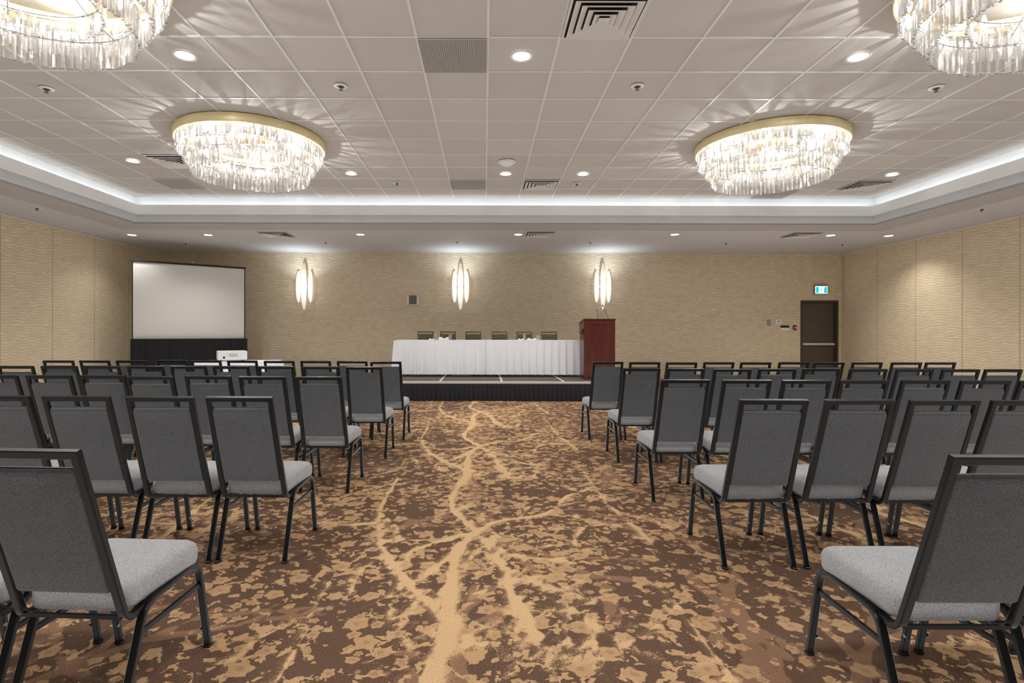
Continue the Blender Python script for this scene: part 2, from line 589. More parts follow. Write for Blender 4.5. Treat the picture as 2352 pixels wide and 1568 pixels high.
def prism_mat():
    """cut crystal: clear, glinting, slightly milky where the cuts scatter lamp light"""
    t = NT('cut_crystal')
    milk = t.node('ShaderNodeAttribute', attribute_name='milk').outputs['Fac']
    tr = t.node('ShaderNodeBsdfTransparent'); tr.inputs['Color'].default_value = (.972, .974, .976, 1)
    gl = t.node('ShaderNodeBsdfGlossy'); gl.inputs['Roughness'].default_value = .06
    gl.inputs['Color'].default_value = (1, 1, 1, 1)
    tl = t.node('ShaderNodeBsdfTranslucent'); tl.inputs['Color'].default_value = (.90, .90, .91, 1)
    df = t.node('ShaderNodeBsdfDiffuse'); df.inputs['Color'].default_value = (.90, .90, .91, 1)
    ms = t.node('ShaderNodeMixShader'); ms.inputs[0].default_value = .4
    t.l.new(tl.outputs[0], ms.inputs[1]); t.l.new(df.outputs[0], ms.inputs[2])
    m1 = t.node('ShaderNodeMixShader')
    lw = t.node('ShaderNodeLayerWeight'); lw.inputs['Blend'].default_value = .35
    t.l.new(t.math('ADD', t.math('MULTIPLY', lw.outputs['Fresnel'], .8), .10, clamp=True), m1.inputs[0])
    t.l.new(tr.outputs[0], m1.inputs[1]); t.l.new(gl.outputs[0], m1.inputs[2])
    m2 = t.node('ShaderNodeMixShader')
    t.l.new(milk, m2.inputs[0])
    t.l.new(m1.outputs[0], m2.inputs[1]); t.l.new(ms.outputs[0], m2.inputs[2])
    t.l.new(m2.outputs[0], t.out.inputs['Surface'])
    return t.m


def glass_mat():
    t = NT('clear_tumbler_glass')
    n = t.noise(t.coord(), 40, 1)
    tr = t.node('ShaderNodeBsdfTransparent')
    t.l.new(t.mix(n, (.95, .96, .96, 1), (.99, .99, .99, 1)), tr.inputs['Color'])
    gl = t.node('ShaderNodeBsdfGlossy'); gl.inputs['Roughness'].default_value = .05
    lw = t.node('ShaderNodeLayerWeight'); lw.inputs['Blend'].default_value = .16
    m1 = t.node('ShaderNodeMixShader')
    t.l.new(lw.outputs['Fresnel'], m1.inputs[0]); t.l.new(tr.outputs[0], m1.inputs[1]); t.l.new(gl.outputs[0], m1.inputs[2])
    df = t.node('ShaderNodeBsdfDiffuse'); df.inputs['Color'].default_value = (.95, .96, .97, 1)  # white mixed in, strongest at the edges, in place of bright reflections
    m2 = t.node('ShaderNodeMixShader')
    t.l.new(t.math('ADD', t.math('MULTIPLY', lw.outputs['Facing'], .45), .08), m2.inputs[0])
    t.l.new(m1.outputs[0], m2.inputs[1]); t.l.new(df.outputs[0], m2.inputs[2])
    t.l.new(m2.outputs[0], t.out.inputs['Surface'])
    return t.m


def sconce_mat():
    """opal blade lit by a lamp at its middle"""
    t = NT('opal_blade'); co = t.coord()
    x, y, z = t.xyz(co)
    r = t.math('ABSOLUTE', z)
    s = t.ramp(r, .55, .08, .66, 1.35)
    e = t.node('ShaderNodeEmission'); t.l.new(s, e.inputs['Strength'])
    n = t.noise(co, 12, 1)
    t.l.new(t.mix(n, (1, .90, .78, 1), (1, .93, .83, 1)), e.inputs['Color'])
    t.l.new(e.outputs[0], t.out.inputs['Surface'])
    t.m.cycles.emission_sampling = 'NONE'
    return t.m


M['tile'] = ceiling_mat()
M['wall_b'] = wall_mat('wave_wallpaper_back', 'x')
M['wall_s'] = wall_mat('wave_wallpaper_side', 'y', 1.1)
M['carpet'] = carpet_mat()
M['wood'] = wood_mat()
M['prism'] = prism_mat()
M['glass'] = glass_mat()
M['opal'] = sconce_mat()


# ------------------------------------------------------------------ setting
def struct(name, mb, mat, label=None, parent=None):
    o = mb.obj(name, mat, parent)
    o['kind'] = 'structure'
    if label: o['label'] = label
    return o


carpet_floor(M['carpet'])
struct('wall_back', MB().box(XL - .1, 8.09 + .03, YB, YB + .2, 0, SOF + .02)
       .box(8.12, 9.04, YB, YB + .2, 2.06, SOF + .02).box(9.04, XR + .1, YB, YB + .2, 0, SOF + .02),
       M['wall_b'], 'beige wave patterned wall behind the stage')
struct('wall_left', MB().box(XL - .1, XL, YF, YB, 0, SOF + .02), M['wall_s'], 'beige wave patterned partition wall beside the screen')
struct('wall_right', MB().box(XR, XR + .1, YF, YB, 0, SOF + .02), M['wall_s'], 'beige wave patterned partition wall beside the exit door')
struct('wall_front', MB().box(XL, XR, YF - .1, YF, 0, SOF + .02), M['dark_wall'], 'unseen wall behind the camera, darkened to dim reflections')
struct('ceiling', MB().box(CXL - .3, CXR + .3, CYF - .3, CYB + .3, CEIL + .006, CEIL + .1), M['tile'], 'raised ceiling of square grey white acoustic tiles')

mb = MB()
k = -11
x = GX - 10 * T
while x < CXR:
    mb.box(x - .011, x + .011, CYF, CYB, CEIL + .0005, CEIL + .012); x += T
y = GY - 9 * T
while y < CYB - .1:
    if y > CYF: mb.box(CXL, CXR, y - .011, y + .011, CEIL + .0, CEIL + .012)
    y += T
struct('trim_1', mb, M['tbar'], 'white ceiling grid bars between the tiles')


def ring_rect(d):
    return CXL - d, CXR + d, CYF - d, CYB + d


def rect_ring(prof, name, mat, label):
    mb = MB(); rings = []
    for d, z in prof:
        a, b, c, e = ring_rect(d)
        rings.append([(a, c, z), (b, c, z), (b, e, z), (a, e, z)])
    mb.loft(rings, caps=False, smooth=False)
    return struct(name, mb, mat, label)


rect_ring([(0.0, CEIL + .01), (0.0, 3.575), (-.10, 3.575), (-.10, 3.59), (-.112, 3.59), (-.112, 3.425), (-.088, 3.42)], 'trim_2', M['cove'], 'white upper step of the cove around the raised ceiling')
rect_ring([(-.088, 3.42), (-.08, 3.37), (-.05, 3.32), (-.02, 3.292)], 'trim_20', M['cove_shaded'], 'lower moulding of the cove around the raised ceiling, painted with its shade')
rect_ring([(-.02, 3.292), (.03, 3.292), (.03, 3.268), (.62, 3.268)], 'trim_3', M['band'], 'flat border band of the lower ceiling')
mb = MB()
a, b, c, e = ring_rect(.62)
for (x0, x1, y0, y1) in ((XL, a, YF, YB), (b, XR, YF, YB), (a, b, e, YB), (a, b, YF, c)):
    mb.box(x0, x1, y0, y1, SOF, SOF + .05)
rings = []
for d, z in ((.62, 3.268), (.62, SOF + .01)):
    q = ring_rect(d); rings.append([(q[0], q[2], z), (q[1], q[2], z), (q[1], q[3], z), (q[0], q[3], z)])
mb.loft(rings, caps=False, smooth=False)
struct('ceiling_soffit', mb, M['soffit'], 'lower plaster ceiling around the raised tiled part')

# partition seams, tracks, corner trim, baseboards
n = 4
for side, X in (('left', XL), ('right', XR)):
    mb = MB()
    y = 10.48 - 1.13 * 13
    while y < YB - .2:
        if y > YF + .1:
            sx = 1 if side == 'left' else -1
            x0, x1 = sorted((X, X + sx * .004))
            mb.box(x0, x1, y - .005, y + .005, .0, SOF - .03)
        y += 1.13
    struct('trim_%d' % n, mb, M['seam'], 'thin vertical panel seams on the wall beside the %s' % ('screen' if side == 'left' else 'exit door')); n += 1
    x0, x1 = sorted((X, X + sx * .035))
    struct('trim_%d' % n, MB().box(x0, x1, YF, YB, SOF - .028, SOF, .004), M['tbar'],
           'white track along the top of the wall beside the %s' % ('screen' if side == 'left' else 'exit door')); n += 1
    x0, x1 = sorted((X, X + sx * .012))
    struct('baseboard_' + side, MB().box(x0, x1, YF, YB, 0, .10, .003), M['corner'])
struct('trim_%d' % n, MB().box(XR - .05, XR, YB - .03, YB, 0, SOF, .004), M['corner'], 'beige vertical trim in the corner beside the exit door'); n += 1
struct('baseboard_back', MB().box(XL, 8.07, YB - .012, YB, 0, .10, .003), M['corner'])

# exit door (its frame is part of it)
dx0, _ = at_y(1838.3, 740, YB); dx1, _ = at_y(1925.5, 740, YB)
door = struct('door_1', MB().box(dx0 + .04, dx1 - .05, YB + .09, YB + .135, .008, 2.02, .004), M['door'], 'brown steel exit door with push bar under the exit sign')
mb = MB()
mb.box(dx0, dx0 + .045, YB - .012, YB + .14, 0, 2.085, .004).box(dx1 - .05, dx1, YB - .012, YB + .14, 0, 2.085, .004)
mb.box(dx0 + .045, dx1 - .05, YB - .012, YB + .14, 2.03, 2.085, .004)
mb.box(dx0 + .045, dx0 + .06, YB + .06, YB + .089, 0, 2.03).box(dx1 - .065, dx1 - .05, YB + .06, YB + .089, 0, 2.03).box(dx0 + .06, dx1 - .065, YB + .06, YB + .089, 2.012, 2.03)
mb.obj('door_frame', M['doorframe'], door)
mb = MB().box(dx0 + .09, dx1 - .07, YB + .02, YB + .07, .935, .995, .008)
mb.box(dx0 + .10, dx0 + .15, YB + .05, YB + .092, .94, .99).box(dx1 - .13, dx1 - .08, YB + .05, YB + .092, .94, .99)
mb.obj('push_bar', M['bar'], door)
MB().box(dx0 + .05, dx0 + .085, YB + .05, YB + .092, .87, 1.09, .006).obj('latch', M['bar'], door)
mb = MB(); px_, pz_ = at_y(1868, 749, YB + .09)
mb.loft([[(px_ + r * math.cos(q * PI / 5), yy, pz_ + r * math.sin(q * PI / 5)) for q in range(10)] for r, yy in ((.008, YB + .092), (.008, YB + .084), (.005, YB + .082))], smooth=False)
mb.obj('peephole', M['bar'], door)


# ------------------------------------------------------------------ banquet chairs
def rrect(hw0, hw1, y0, y1, r, n=5):
    """plan outline of a seat, hw0 half width at rear, hw1 at front"""
    P = []
    for (cx, cy, a0) in ((hw1 - r, y1 - r, 0), (-(hw1 - r), y1 - r, PI / 2), (-(hw0 - r), y0 + r, PI), (hw0 - r, y0 + r, 1.5 * PI)):
        for i in range(n + 1):
            a = a0 + (PI / 2) * i / n
            P.append((cx + r * math.cos(a), cy + r * math.sin(a)))
    return P


def seat_mesh():
    mb = MB()
    y0, y1 = .055, .425
    c = (0, (y0 + y1) / 2)
    rings = []
    prof = ((.018, .000), (.004, .006), (.0, .02), (.0, .056), (.004, .070), (.014, .081), (.03, .088))
    out = rrect(.172, .199, y0, y1, .045)
    for ins, h in prof:
        ring = []
        for (x, y) in out:
            sx = 1 - ins / .19; sy = 1 - ins / .185
            yy = c[1] + (y - c[1]) * sy
            z = .352 + .02 * (yy - y0) / (y1 - y0) + h
            ring.append((x * sx, yy, z))
        rings.append(ring)
    for k, h in ((.72, .094), (.40, .098), (.12, .099)):
        ring = []
        for (x, y) in out:
            yy = c[1] + (y - c[1]) * k * .85
            ring.append((x * k * .85, yy, .352 + .02 * (yy - y0) / (y1 - y0) + h))
        rings.append(ring)
    mb.loft(rings)
    return mb


BK0, BK1 = Vector((.045, .338)), Vector((-.14, .912))    # back plane in (y, z)
bdir = (BK1 - BK0).normalized(); bnor = Vector((bdir.y, -bdir.x))     # bnor points forward (+y)
if bnor.x < 0: bnor = -bnor


def pad_mesh():
    mb = MB(); L = (BK1 - BK0).length
    hw = .152
    nU, nV = 10, 12
    s0, s1 = .105, L - .062
    def P(x, s, t):
        q = BK0 + bdir * s + bnor * t
        return (x, q.x, q.y)
    rings = []
    # ring around the section (x,t) swept along s with rounded ends
    def sec(hw, t0, t1, r):
        pts = []
        for (cx, cy, a0) in ((hw - r, t1 - r, 0), (-(hw - r), t1 - r, PI / 2), (-(hw - r), t0 + r, PI), (hw - r, t0 + r, 1.5 * PI)):
            for i in range(4):
                a = a0 + PI / 2 * i / 3
                pts.append((cx + r * math.cos(a), cy + r * math.sin(a)))
        return pts
    for s, ins in ((s0, .012), (s0 + .004, .004), (s0 + .014, 0), (s0 + .10, 0), ((s0 + s1) / 2, 0), (s1 - .10, 0), (s1 - .018, 0), (s1 - .012, .003), (s1 - .009, .0015), (s1 - .003, .005), (s1, .012)):
        u = (s - s0) / (s1 - s0)
        bulge = .012 * math.sin(PI * min(1, max(0, u)))
        rings.append([P(x, s, t) for x, t in sec(hw - ins * .4, -.010 + ins, .026 + bulge - ins, .010)])
    mb.loft(rings)
    return mb


def make_chair(label, cat='chair', fab=None, fabs=None, frame=None):
    fab = fab or M['fab_shaded']; fabs = fabs or M['fab_lit']; frame = frame or M['frame']
    root = empty('banquet_chair')
    tag(root, label, cat)
    seat_mesh().obj('seat', fabs, root)
    pad_mesh().obj('backrest', fab, root)
    # U frames
    path = fillet([(0, .006), (.118, .352), (.418, .372), (.49, .006)], .065, 6)
    iA, iB = 7, 8                  # end of rear bend, start of front bend
    for s in (-1, 1):
        X = s * .183
        lr = MB().bar(path[:iA + 1], X, .013, .0105).obj('leg', frame, root)
        lf = MB().bar(path[iB:], X, .013, .0105).obj('leg', frame, root)
        MB().box(X - .0145, X + .0145, -.013, .013, 0, .012, .003).obj('foot_glide', M['glide'], lr)
        MB().box(X - .0145, X + .0145, .477, .503, 0, .012, .003).obj('foot_glide', M['glide'], lf)
        sc_ = MB()
        sc_.loft([[(X - s * (.013 + dd), .466 + .007 * math.cos(q * PI / 4), .085 + .007 * math.sin(q * PI / 4)) for q in range(8)] for dd in (-.001, .003)], smooth=False)
        sc_.obj('screw', M['screw'], lf)
        zz = .268
        ya = .118 * zz / .352; yb = .49 - (.49 - .418) * zz / .372
        MB().bar([(ya, zz), (yb, zz + .004)], X, .006, .010, .002).obj('stretcher', frame, root)
    mb = MB()
    for s in (-1, 1):
        mb.bar(path[iA:iB + 1], s * .183, .013, .0105)
    mb.box(-.18, .18, .13, .15, .332, .350, .003).box(-.18, .18, .37, .39, .345, .362, .003)
    mb.obj('seat_frame', frame, root)
    mb = MB()
    up = fillet([(.19, .346), (BK0.x + .004, BK0.y - .004), tuple(BK1)], .05, 6)
    for s in (-1, 1):
        xs = [s * (.170 - .008 * max(0, min(1, (z - .34) / .57))) for y, z in up]
        mb.bar(up, xs, .014, .011)
    R = Matrix(((1, 0, 0), (0, bnor.x, bdir.x), (0, bnor.y, bdir.y)))
    T4 = Matrix.Translation((0, BK1.x, BK1.y)) @ R.to_4x4()
    mb.box(-.176, .176, -.011, .011, -.022, .003, .003, T4)
    q = BK0 + bdir * .012
    mb.box(-.165, .165, q.x - .006, q.x + .006, q.y - .006, q.y + .006)
    mb.obj('back_frame', frame, root)
    return root


DZ = .338
ROWNAME = ['row farthest from stage', 'second row from camera', 'middle row', 'second row from stage', 'row nearest stage']
# top-bar left end, right end, top y (photo pixels), listed from the aisle outward; rows from the camera to the stage
LEFT = [
    [(30, 182, 1031)],
    [(472, 627, 913), (290, 443, 913), (100, 250, 911), (-84, 67, 910)],
    [(678, 785.5, 868), (550, 655, 867), (425.5, 529.6, 864), (300, 401, 868), (186, 287, 862), (67, 166, 862), (-56, 44, 862)],
    [(795, 877.5, 844.5), (696, 778, 842), (593.7, 674, 841.5), (490.6, 570.4, 841.5), (393.5, 472, 841), (294, 373.5, 841), (196, 275, 842), (104, 183, 842), (13, 91, 842.5), (-77, 3, 842)],
    [(853.5, 919, 833.5), (775.5, 842, 829.5), (692, 758, 829.5), (608, 674, 829.5), (524.5, 588, 828), (440, 506, 827), (362, 427.5, 825.5), (279, 344, 828.5), (204, 268, 829), (123.5, 188, 829.4)],
]
RIGHT = [
    [(2176, 2460, 1047)],
    [(1693.7, 1861, 918.5), (1892, 2059, 918), (2088, 2252.5, 922), (2275.8, 2440, 923)],
    [(1518, 1631, 871.5), (1659, 1772.6, 873), (1796, 1910, 874), (1928, 2043.5, 874), (2069, 2184.6, 874), (2201, 2320, 876), (2339.6, 2458, 877)],
    [(1432, 1516, 846), (1532, 1618.6, 846), (1639.4, 1725.7, 849), (1743, 1828.6, 847), (1842.6, 1932, 845.5), (1950, 2038, 848), (2058.6, 2145, 848.5), (2164, 2248, 850), (2260, 2346.6, 849.5), (2349, 2436, 850)],
    [(1362, 1431, 831.5), (1447, 1515, 833), (1531.5, 1600, 834), (1617, 1686, 832.5), (1700, 1769.6, 833.5), (1789, 1858.5, 832), (1868, 1938, 832), (1957.5, 2027, 832), (2047, 2118, 833), (2124, 2193, 832.5)],
]
ORD = ['first', 'second', 'third', 'fourth', 'fifth', 'sixth', 'seventh', 'eighth', 'ninth', 'tenth']
proto = make_chair('')
proto_used = False


def place(root_proto, X, Y, yaw, label, group):
    global proto_used
    if not proto_used:
        o = root_proto; proto_used = True
    else:
        o = copy_tree(root_proto)
    o.location = (X, Y, 0)
    o.rotation_euler = (0, 0, yaw)
    tag(o, label, 'chair', group)
    return o


rnd = random.Random(3)
for side, rows, sname in ((-1, LEFT, 'screen side'), (1, RIGHT, 'exit-door side')):
    for r, row in enumerate(rows):
        depths = []
        for i, (xl, xr, yt) in enumerate(row):
            fx, fy = fix((xl + xr) / 2, yt)
            Yt = F * DZ / (fy - HY)
            depths.append(Yt)
        med = sorted(depths)[len(depths) // 2]
        prev = None
        for i, (xl, xr, yt) in enumerate(row):
            Yt = .35 * depths[i] + .65 * med
            fx, fy = fix((xl + xr) / 2, yt)
            X = (fx - CX) / F * Yt
            if r == 0 and side == -1: X = -1.308; Yt = 1.545
            if r == 0 and side == 1: X = 1.452; Yt = 1.49
            yaw = rnd.uniform(-.012, .012) if r > 1 else 0
            if r == 1 and side == -1 and i == 0: yaw = math.radians(-1.5)
            if r == 0 and side == -1: yaw = math.radians(-3.3)
            X += -math.sin(yaw) * .14 if r else 0
            if r > 1: X = X if prev is None or abs(X - prev) > .407 else prev + side * .407
            prev = X
            row_ = ROWNAME[r]
            lab = 'grey padded banquet chair on the aisle, %s, %s' % (sname, row_) if i == 0 else \
                  'grey padded banquet chair %s from the aisle, %s, %s' % (ORD[i], sname, row_)
            place(proto, X, Yt + .14, yaw, lab, 'grey banquet chairs in rows')
# neighbours of the two nearest chairs, cut by the picture's edges
place(proto, -1.735, 1.70, 0, 'grey padded banquet chair second from the aisle, screen side, row farthest from stage', 'grey banquet chairs in rows')
place(proto, 1.885, 1.64, 0, 'grey padded banquet chair second from the aisle, exit-door side, row farthest from stage', 'grey banquet chairs in rows')


# ------------------------------------------------------------------ stage
SY, SZ = 9.95, .35
SX0, SX1 = -1.953, 2.595
SD = 2.44
stage = empty('stage_platform', ((SX0 + SX1) / 2, SY, 0))
tag(stage, 'low black skirted stage platform at the end of the aisle', 'stage')
ox = -(SX0 + SX1) / 2
W4 = (SX1 - SX0) / 4


def pleats(path, z0, z1, period, amp, flare=0.0, rows=6, sub=8, rng=None, sharp=1.6, topband=0.0, irregular=0.0):
    """hanging pleated cloth along an open path of (x, y); outward normal is to the right of travel"""
    pts = [Vector(p) for p in path]
    seg = [(pts[i + 1] - pts[i]).length for i in range(len(pts) - 1)]
    tot = sum(seg); N = max(2, int(tot / period * sub))
    rng = rng or random.Random(1)
    # phase warp for irregular pleats
    ph = [0.0]
    for i in range(N):
        ph.append(ph[-1] + (1 + irregular * math.sin(i * .37 + 1.3) + irregular * .6 * math.sin(i * .91)) / sub)
    jit = [rng.uniform(.75, 1.25) for _ in range(int(ph[-1]) + 2)]
    grid = []
    for rr in range(rows + 1):
        u = rr / rows; row = []
        for i in range(N + 1):
            s = tot * i / N; k = 0; q = s
            while k < len(seg) - 1 and q > seg[k]: q -= seg[k]; k += 1
            d = (pts[k + 1] - pts[k]).normalized(); nrm = Vector((d.y, -d.x))
            # soften the normal near a corner
            if k + 1 < len(seg) and seg[k] - q < .06:
                d2 = (pts[k + 2] - pts[k + 1]).normalized(); n2 = Vector((d2.y, -d2.x)); w = .5 * (1 - (seg[k] - q) / .06); nrm = (nrm * (1 - w) + n2 * w).normalized()
            if k > 0 and q < .06:
                d2 = (pts[k] - pts[k - 1]).normalized(); n2 = Vector((d2.y, -d2.x)); w = .5 * (1 - q / .06); nrm = (nrm * (1 - w) + n2 * w).normalized()
            f = ph[i] % 1.0
            saw = (f / .72) if f < .72 else (1 - (f - .72) / .28)
            wv = (saw ** sharp - .4) * jit[int(ph[i])]
            a = amp * (0.35 + .65 * u)
            if z1 - u * (z1 - z0) > z1 - topband: a *= .25
            p = pts[k] + d * q + nrm * (a * wv + flare * u + amp)
            row.append((p.x, p.y, z1 - u * (z1 - z0) + (.004 * math.sin(i * 1.7) if rr == rows else 0)))
        grid.append(row)
    mb = MB()
    mb.loft(grid, caps=False, smooth=True, closed=False)
    return mb


for i in range(4):
    x0 = SX0 + i * W4 + ox
    d = MB().box(x0 + .02, x0 + W4 - .02, .02, SD - .02, SZ - .05, SZ, .003).obj('deck_panel', M['deck'], stage)
    mb = MB()
    mb.box(x0, x0 + W4, 0, .02, SZ - .06, SZ + .003, .002).box(x0, x0 + W4, SD - .02, SD, SZ - .06, SZ + .003, .002)
    mb.box(x0, x0 + .02, .02, SD - .02, SZ - .06, SZ + .003, .002).box(x0 + W4 - .02, x0 + W4, .02, SD - .02, SZ - .06, SZ + .003, .002)
    mb.obj('edge_trim', M['alu'], d)
    for (lx, ly) in ((x0 + .12, .15), (x0 + W4 - .12, SD - .15)):
        MB().box(lx - .025, lx + .025, ly - .025, ly + .025, 0, SZ - .052, .003).obj('leg', M['leg_grey'], stage)
hw = (SX1 - SX0) / 2
sk = pleats([(-hw, SD - .02), (-hw, 0), (hw, 0), (hw, SD - .02)], .006, SZ - .035, .085, .05, .0, sub=10, sharp=1.2)
sk.obj('skirt', M['skirt_black'], stage)

# head tables with skirts -------------------------------------------------
TZ = SZ + .735
TY0, TY1 = 11.06, 11.46
mid, _ = at_y(1115, 800, 11.0)
tx0 = at_y(909, 781, 11.0)[0] + .01; tx1 = at_y(1327, 782, 11.0)[0] - .02


def folding_table(x0, x1, y0, y1, z0, z1, label, loc=None, rz=0):
    root = empty('folding_table', ((x0 + x1) / 2, (y0 + y1) / 2, z0), rz)
    tag(root, label, 'table')
    hx, hy = (x1 - x0) / 2, (y1 - y0) / 2
    MB().box(-hx, hx, -hy, hy, z1 - z0 - .03, z1 - z0, .004).obj('tabletop', M['grey'], root)
    for sx in (-1, 1):
        for sy in (-1, 1):
            MB().tube([(sx * (hx - .22), sy * (hy - .05), 0.0), (sx * (hx - .2), sy * (hy - .06), z1 - z0 - .03)], .014, 8).obj('leg', M['frame'], root)
    return root


def tablecloth(x0, x1, y0, y1, zt, zb, label, period, amp, irr, rz=0, cx=None, cy=None, ends=(True, True), sides='front'):
    hx, hy = (x1 - x0) / 2, (y1 - y0) / 2
    root = empty('tablecloth', ((x0 + x1) / 2, (y0 + y1) / 2, zt), rz)
    tag(root, label, 'tablecloth')
    e = .006
    MB().box(-hx - e, hx + e, -hy - e, hy + e, .001, .006, .002).box(-hx - e, hx + e, -hy - e - .003, -hy - e, -.035, .004).obj('cloth_top', M['linen'], root)
    path = []
    if ends[0]: path.append((-hx - e, hy))
    path += [(-hx - e, -hy - e), (hx + e, -hy - e)]
    if ends[1]: path.append((hx + e, hy))
    pleats(path, zb - zt, -.004, period, amp, .03, rows=8, sub=10, irregular=irr, topband=.05, sharp=1.0).obj('skirt', M['linen'], root)
    return root


folding_table(tx0, mid - .009, TY0, TY1, SZ + .003, TZ, 'folding table under the irregularly pleated white cloth on stage')
folding_table(mid + .009, tx1, TY0, TY1, SZ + .003, TZ, 'folding table under the evenly pleated white cloth beside the lectern')
tablecloth(tx0, mid - .009, TY0, TY1, TZ, SZ + .05, 'white skirted tablecloth with uneven pleats, stage table on screen side', .115, .06, .45, ends=(True, False))
tablecloth(mid + .009, tx1, TY0, TY1, TZ, SZ + .05, 'white skirted tablecloth with regular pleats, stage table beside the lectern', .15, .065, .0, ends=(False, True))
# pedestal foot seen under the cloth
ped = empty('pedestal_stand', (at_y(1056, 868, 10.97)[0], 11.22, SZ + .003))
tag(ped, 'grey flared pedestal stand showing under the white stage tablecloth', 'stand')
MB().lathe([(.20, 0), (.20, .006), (.12, .018), (.06, .035), (.035, .06), (.03, .10)], n=32).obj('base', M['leg_grey'], ped)
MB().lathe([(.025, .10), (.025, .60)], n=16).obj('pole', M['leg_grey'], ped)

# stage chairs
stc = make_chair('', fab=M['olive'], fabs=M['fab_lit'], frame=M['bronze'])
SCH = [(958.6, 996.5, 761), (1009.5, 1048, 760), (1068, 1107, 760), (1128.6, 1167, 760), (1185, 1224.5, 760), (1242.5, 1280.6, 761)]
slab = ['at the screen end', 'second from the screen end', 'third from the screen end', 'third from the lectern', 'second from the lectern', 'nearest the lectern']
for i, (a, b, yt) in enumerate(SCH):
    o = stc if i == 0 else copy_tree(stc)
    X, _ = at_y((a + b) / 2, yt, 12.14)
    o.location = (X, 12.02, SZ + .003)
    o.rotation_euler = (0, 0, PI + rnd.uniform(-.03, .03))
    tag(o, 'olive backed chair behind the white stage tables, ' + slab[i], 'chair', 'chairs behind the stage table')

# water glasses and napkins
gl0 = None
GL = [(1001.5, 'clear water glass on stage table, nearer the screen of the two uneven-cloth glasses'), (1034, 'bluish water glass beside the folded napkin on the screen-side stage table'),
      (1204.5, 'tall water glass in front of the fifth stage chair'), (1236, 'wide water glass between the last two stage chairs')]
for i, (gx, lab) in enumerate(GL):
    X, _ = at_y(gx, 775, 11.2)
    r = (.030, .032, .032, .042)[i]; h = (.125, .115, .120, .10)[i]
    root = empty('water_glass', (X, 11.2, TZ + .006))
    tag(root, lab, 'glass', 'water glasses on the stage tables')
    MB().lathe([(r * .8, 0), (r * .85, .002), (r, h), (r - .003, h), (r * .8, .012), (.001, .011)], n=20).obj('tumbler', M['glass'], root)
    MB().lathe([(r * .78, .0125), (r * .86, h * .55), (.001, h * .55)], n=20).obj('water', M['glass'], root)
NP = [(991, .05, .035, 'flat white folded napkin beside the first glass on the stage table'), (1019, .105, .065, 'large peaked white napkin between the two screen-side stage glasses'),
      (1196, .06, .035, 'small folded white napkin beside the tall glass on the stage table'), (1221, .10, .045, 'wide white napkin between the tall and wide glasses on the stage table')]
for nx, w, h, lab in NP:
    X, _ = at_y(nx, 778, 11.2)
    mb = MB()
    rings = []
    for j, yy in enumerate((-.05, -.02, .02, .05)):
        rings.append([(-w, yy, 0), (-w * .9, yy, h * (.55 if j % 2 else .8)), (-w * .45, yy, h * (.95 if j % 2 else .7)), (0, yy, h * .45), (w * .5, yy, h * (.6 if j % 2 else .75)), (w * .92, yy, h * (1. if j % 2 else .8)), (w, yy, 0)])
    mb.loft(rings, smooth=False)
    o = mb.obj('folded_napkin', M['paper'], None, (X, 11.2, TZ + .006))
    tag(o, lab, 'napkin', 'napkins on the stage tables')

# ------------------------------------------------------------------ lectern
lx0 = at_y(1341, 800, 10.4)[0]; lx1 = at_y(1413, 800, 10.4)[0]
lw = (lx1 - lx0) / 2
lect = empty('lectern', ((lx0 + lx1) / 2, 10.4, SZ + .003))
tag(lect, 'dark red mahogany lectern at the end of the stage', 'lectern')
H = 1.16
mb = MB()
mb.box(-lw + .015, lw - .015, .022, .40, .02, H - .12)
mb.obj('body', M['wood'], lect)
fr = .085
mb = MB().box(-lw, -lw + fr, 0, .022, 0, H - .02, .003).box(lw - fr, lw, 0, .022, 0, H - .02, .003)
mb.box(-lw + fr, lw - fr, 0, .022, 0, .10, .003).box(-lw + fr, lw - fr, 0, .022, H - .11, H - .02, .003)
mb.obj('front_frame', M['wood'], lect)
MB().box(-lw + fr, lw - fr, .010, .022, .10, H - .11).obj('front_panel', M['wood'], lect)
for s in (-1, 1):
    x0, x1 = (-lw, -lw + .02) if s < 0 else (lw - .02, lw)
    mb = MB()
    prof = [(.022, 0), (.40, 0), (.44, H - .30), (.50, H - .28), (.50, H - .09), (.022, H - .02)]
    mb.loft([[(x0, y, z) for y, z in prof], [(x1, y, z) for y, z in prof]], smooth=False)
    sp = mb.obj('side_panel', M['wood'], lect)
    xa, xb = (x0 - .016, x0) if s < 0 else (x1, x1 + .016)
    MB().box(xa, xb, .16, .42, H - .30, H - .20, .004).obj('side_pocket', M['wood'], sp)
    MB().box(xa - .002, xb + .002, .06, .13, H - .26, H - .19, .004).obj('grip_hole', M['black'], sp)
mb = MB()
prof = [(-.015, H - .018), (-.015, H), (.0, H), (.53, H - .075), (.53, H - .093), (.0, H - .018)]
mb.loft([[(-lw - .01, y, z) for y, z in prof], [(lw + .01, y, z) for y, z in prof]], smooth=False)
mb.obj('top', M['wood'], lect)
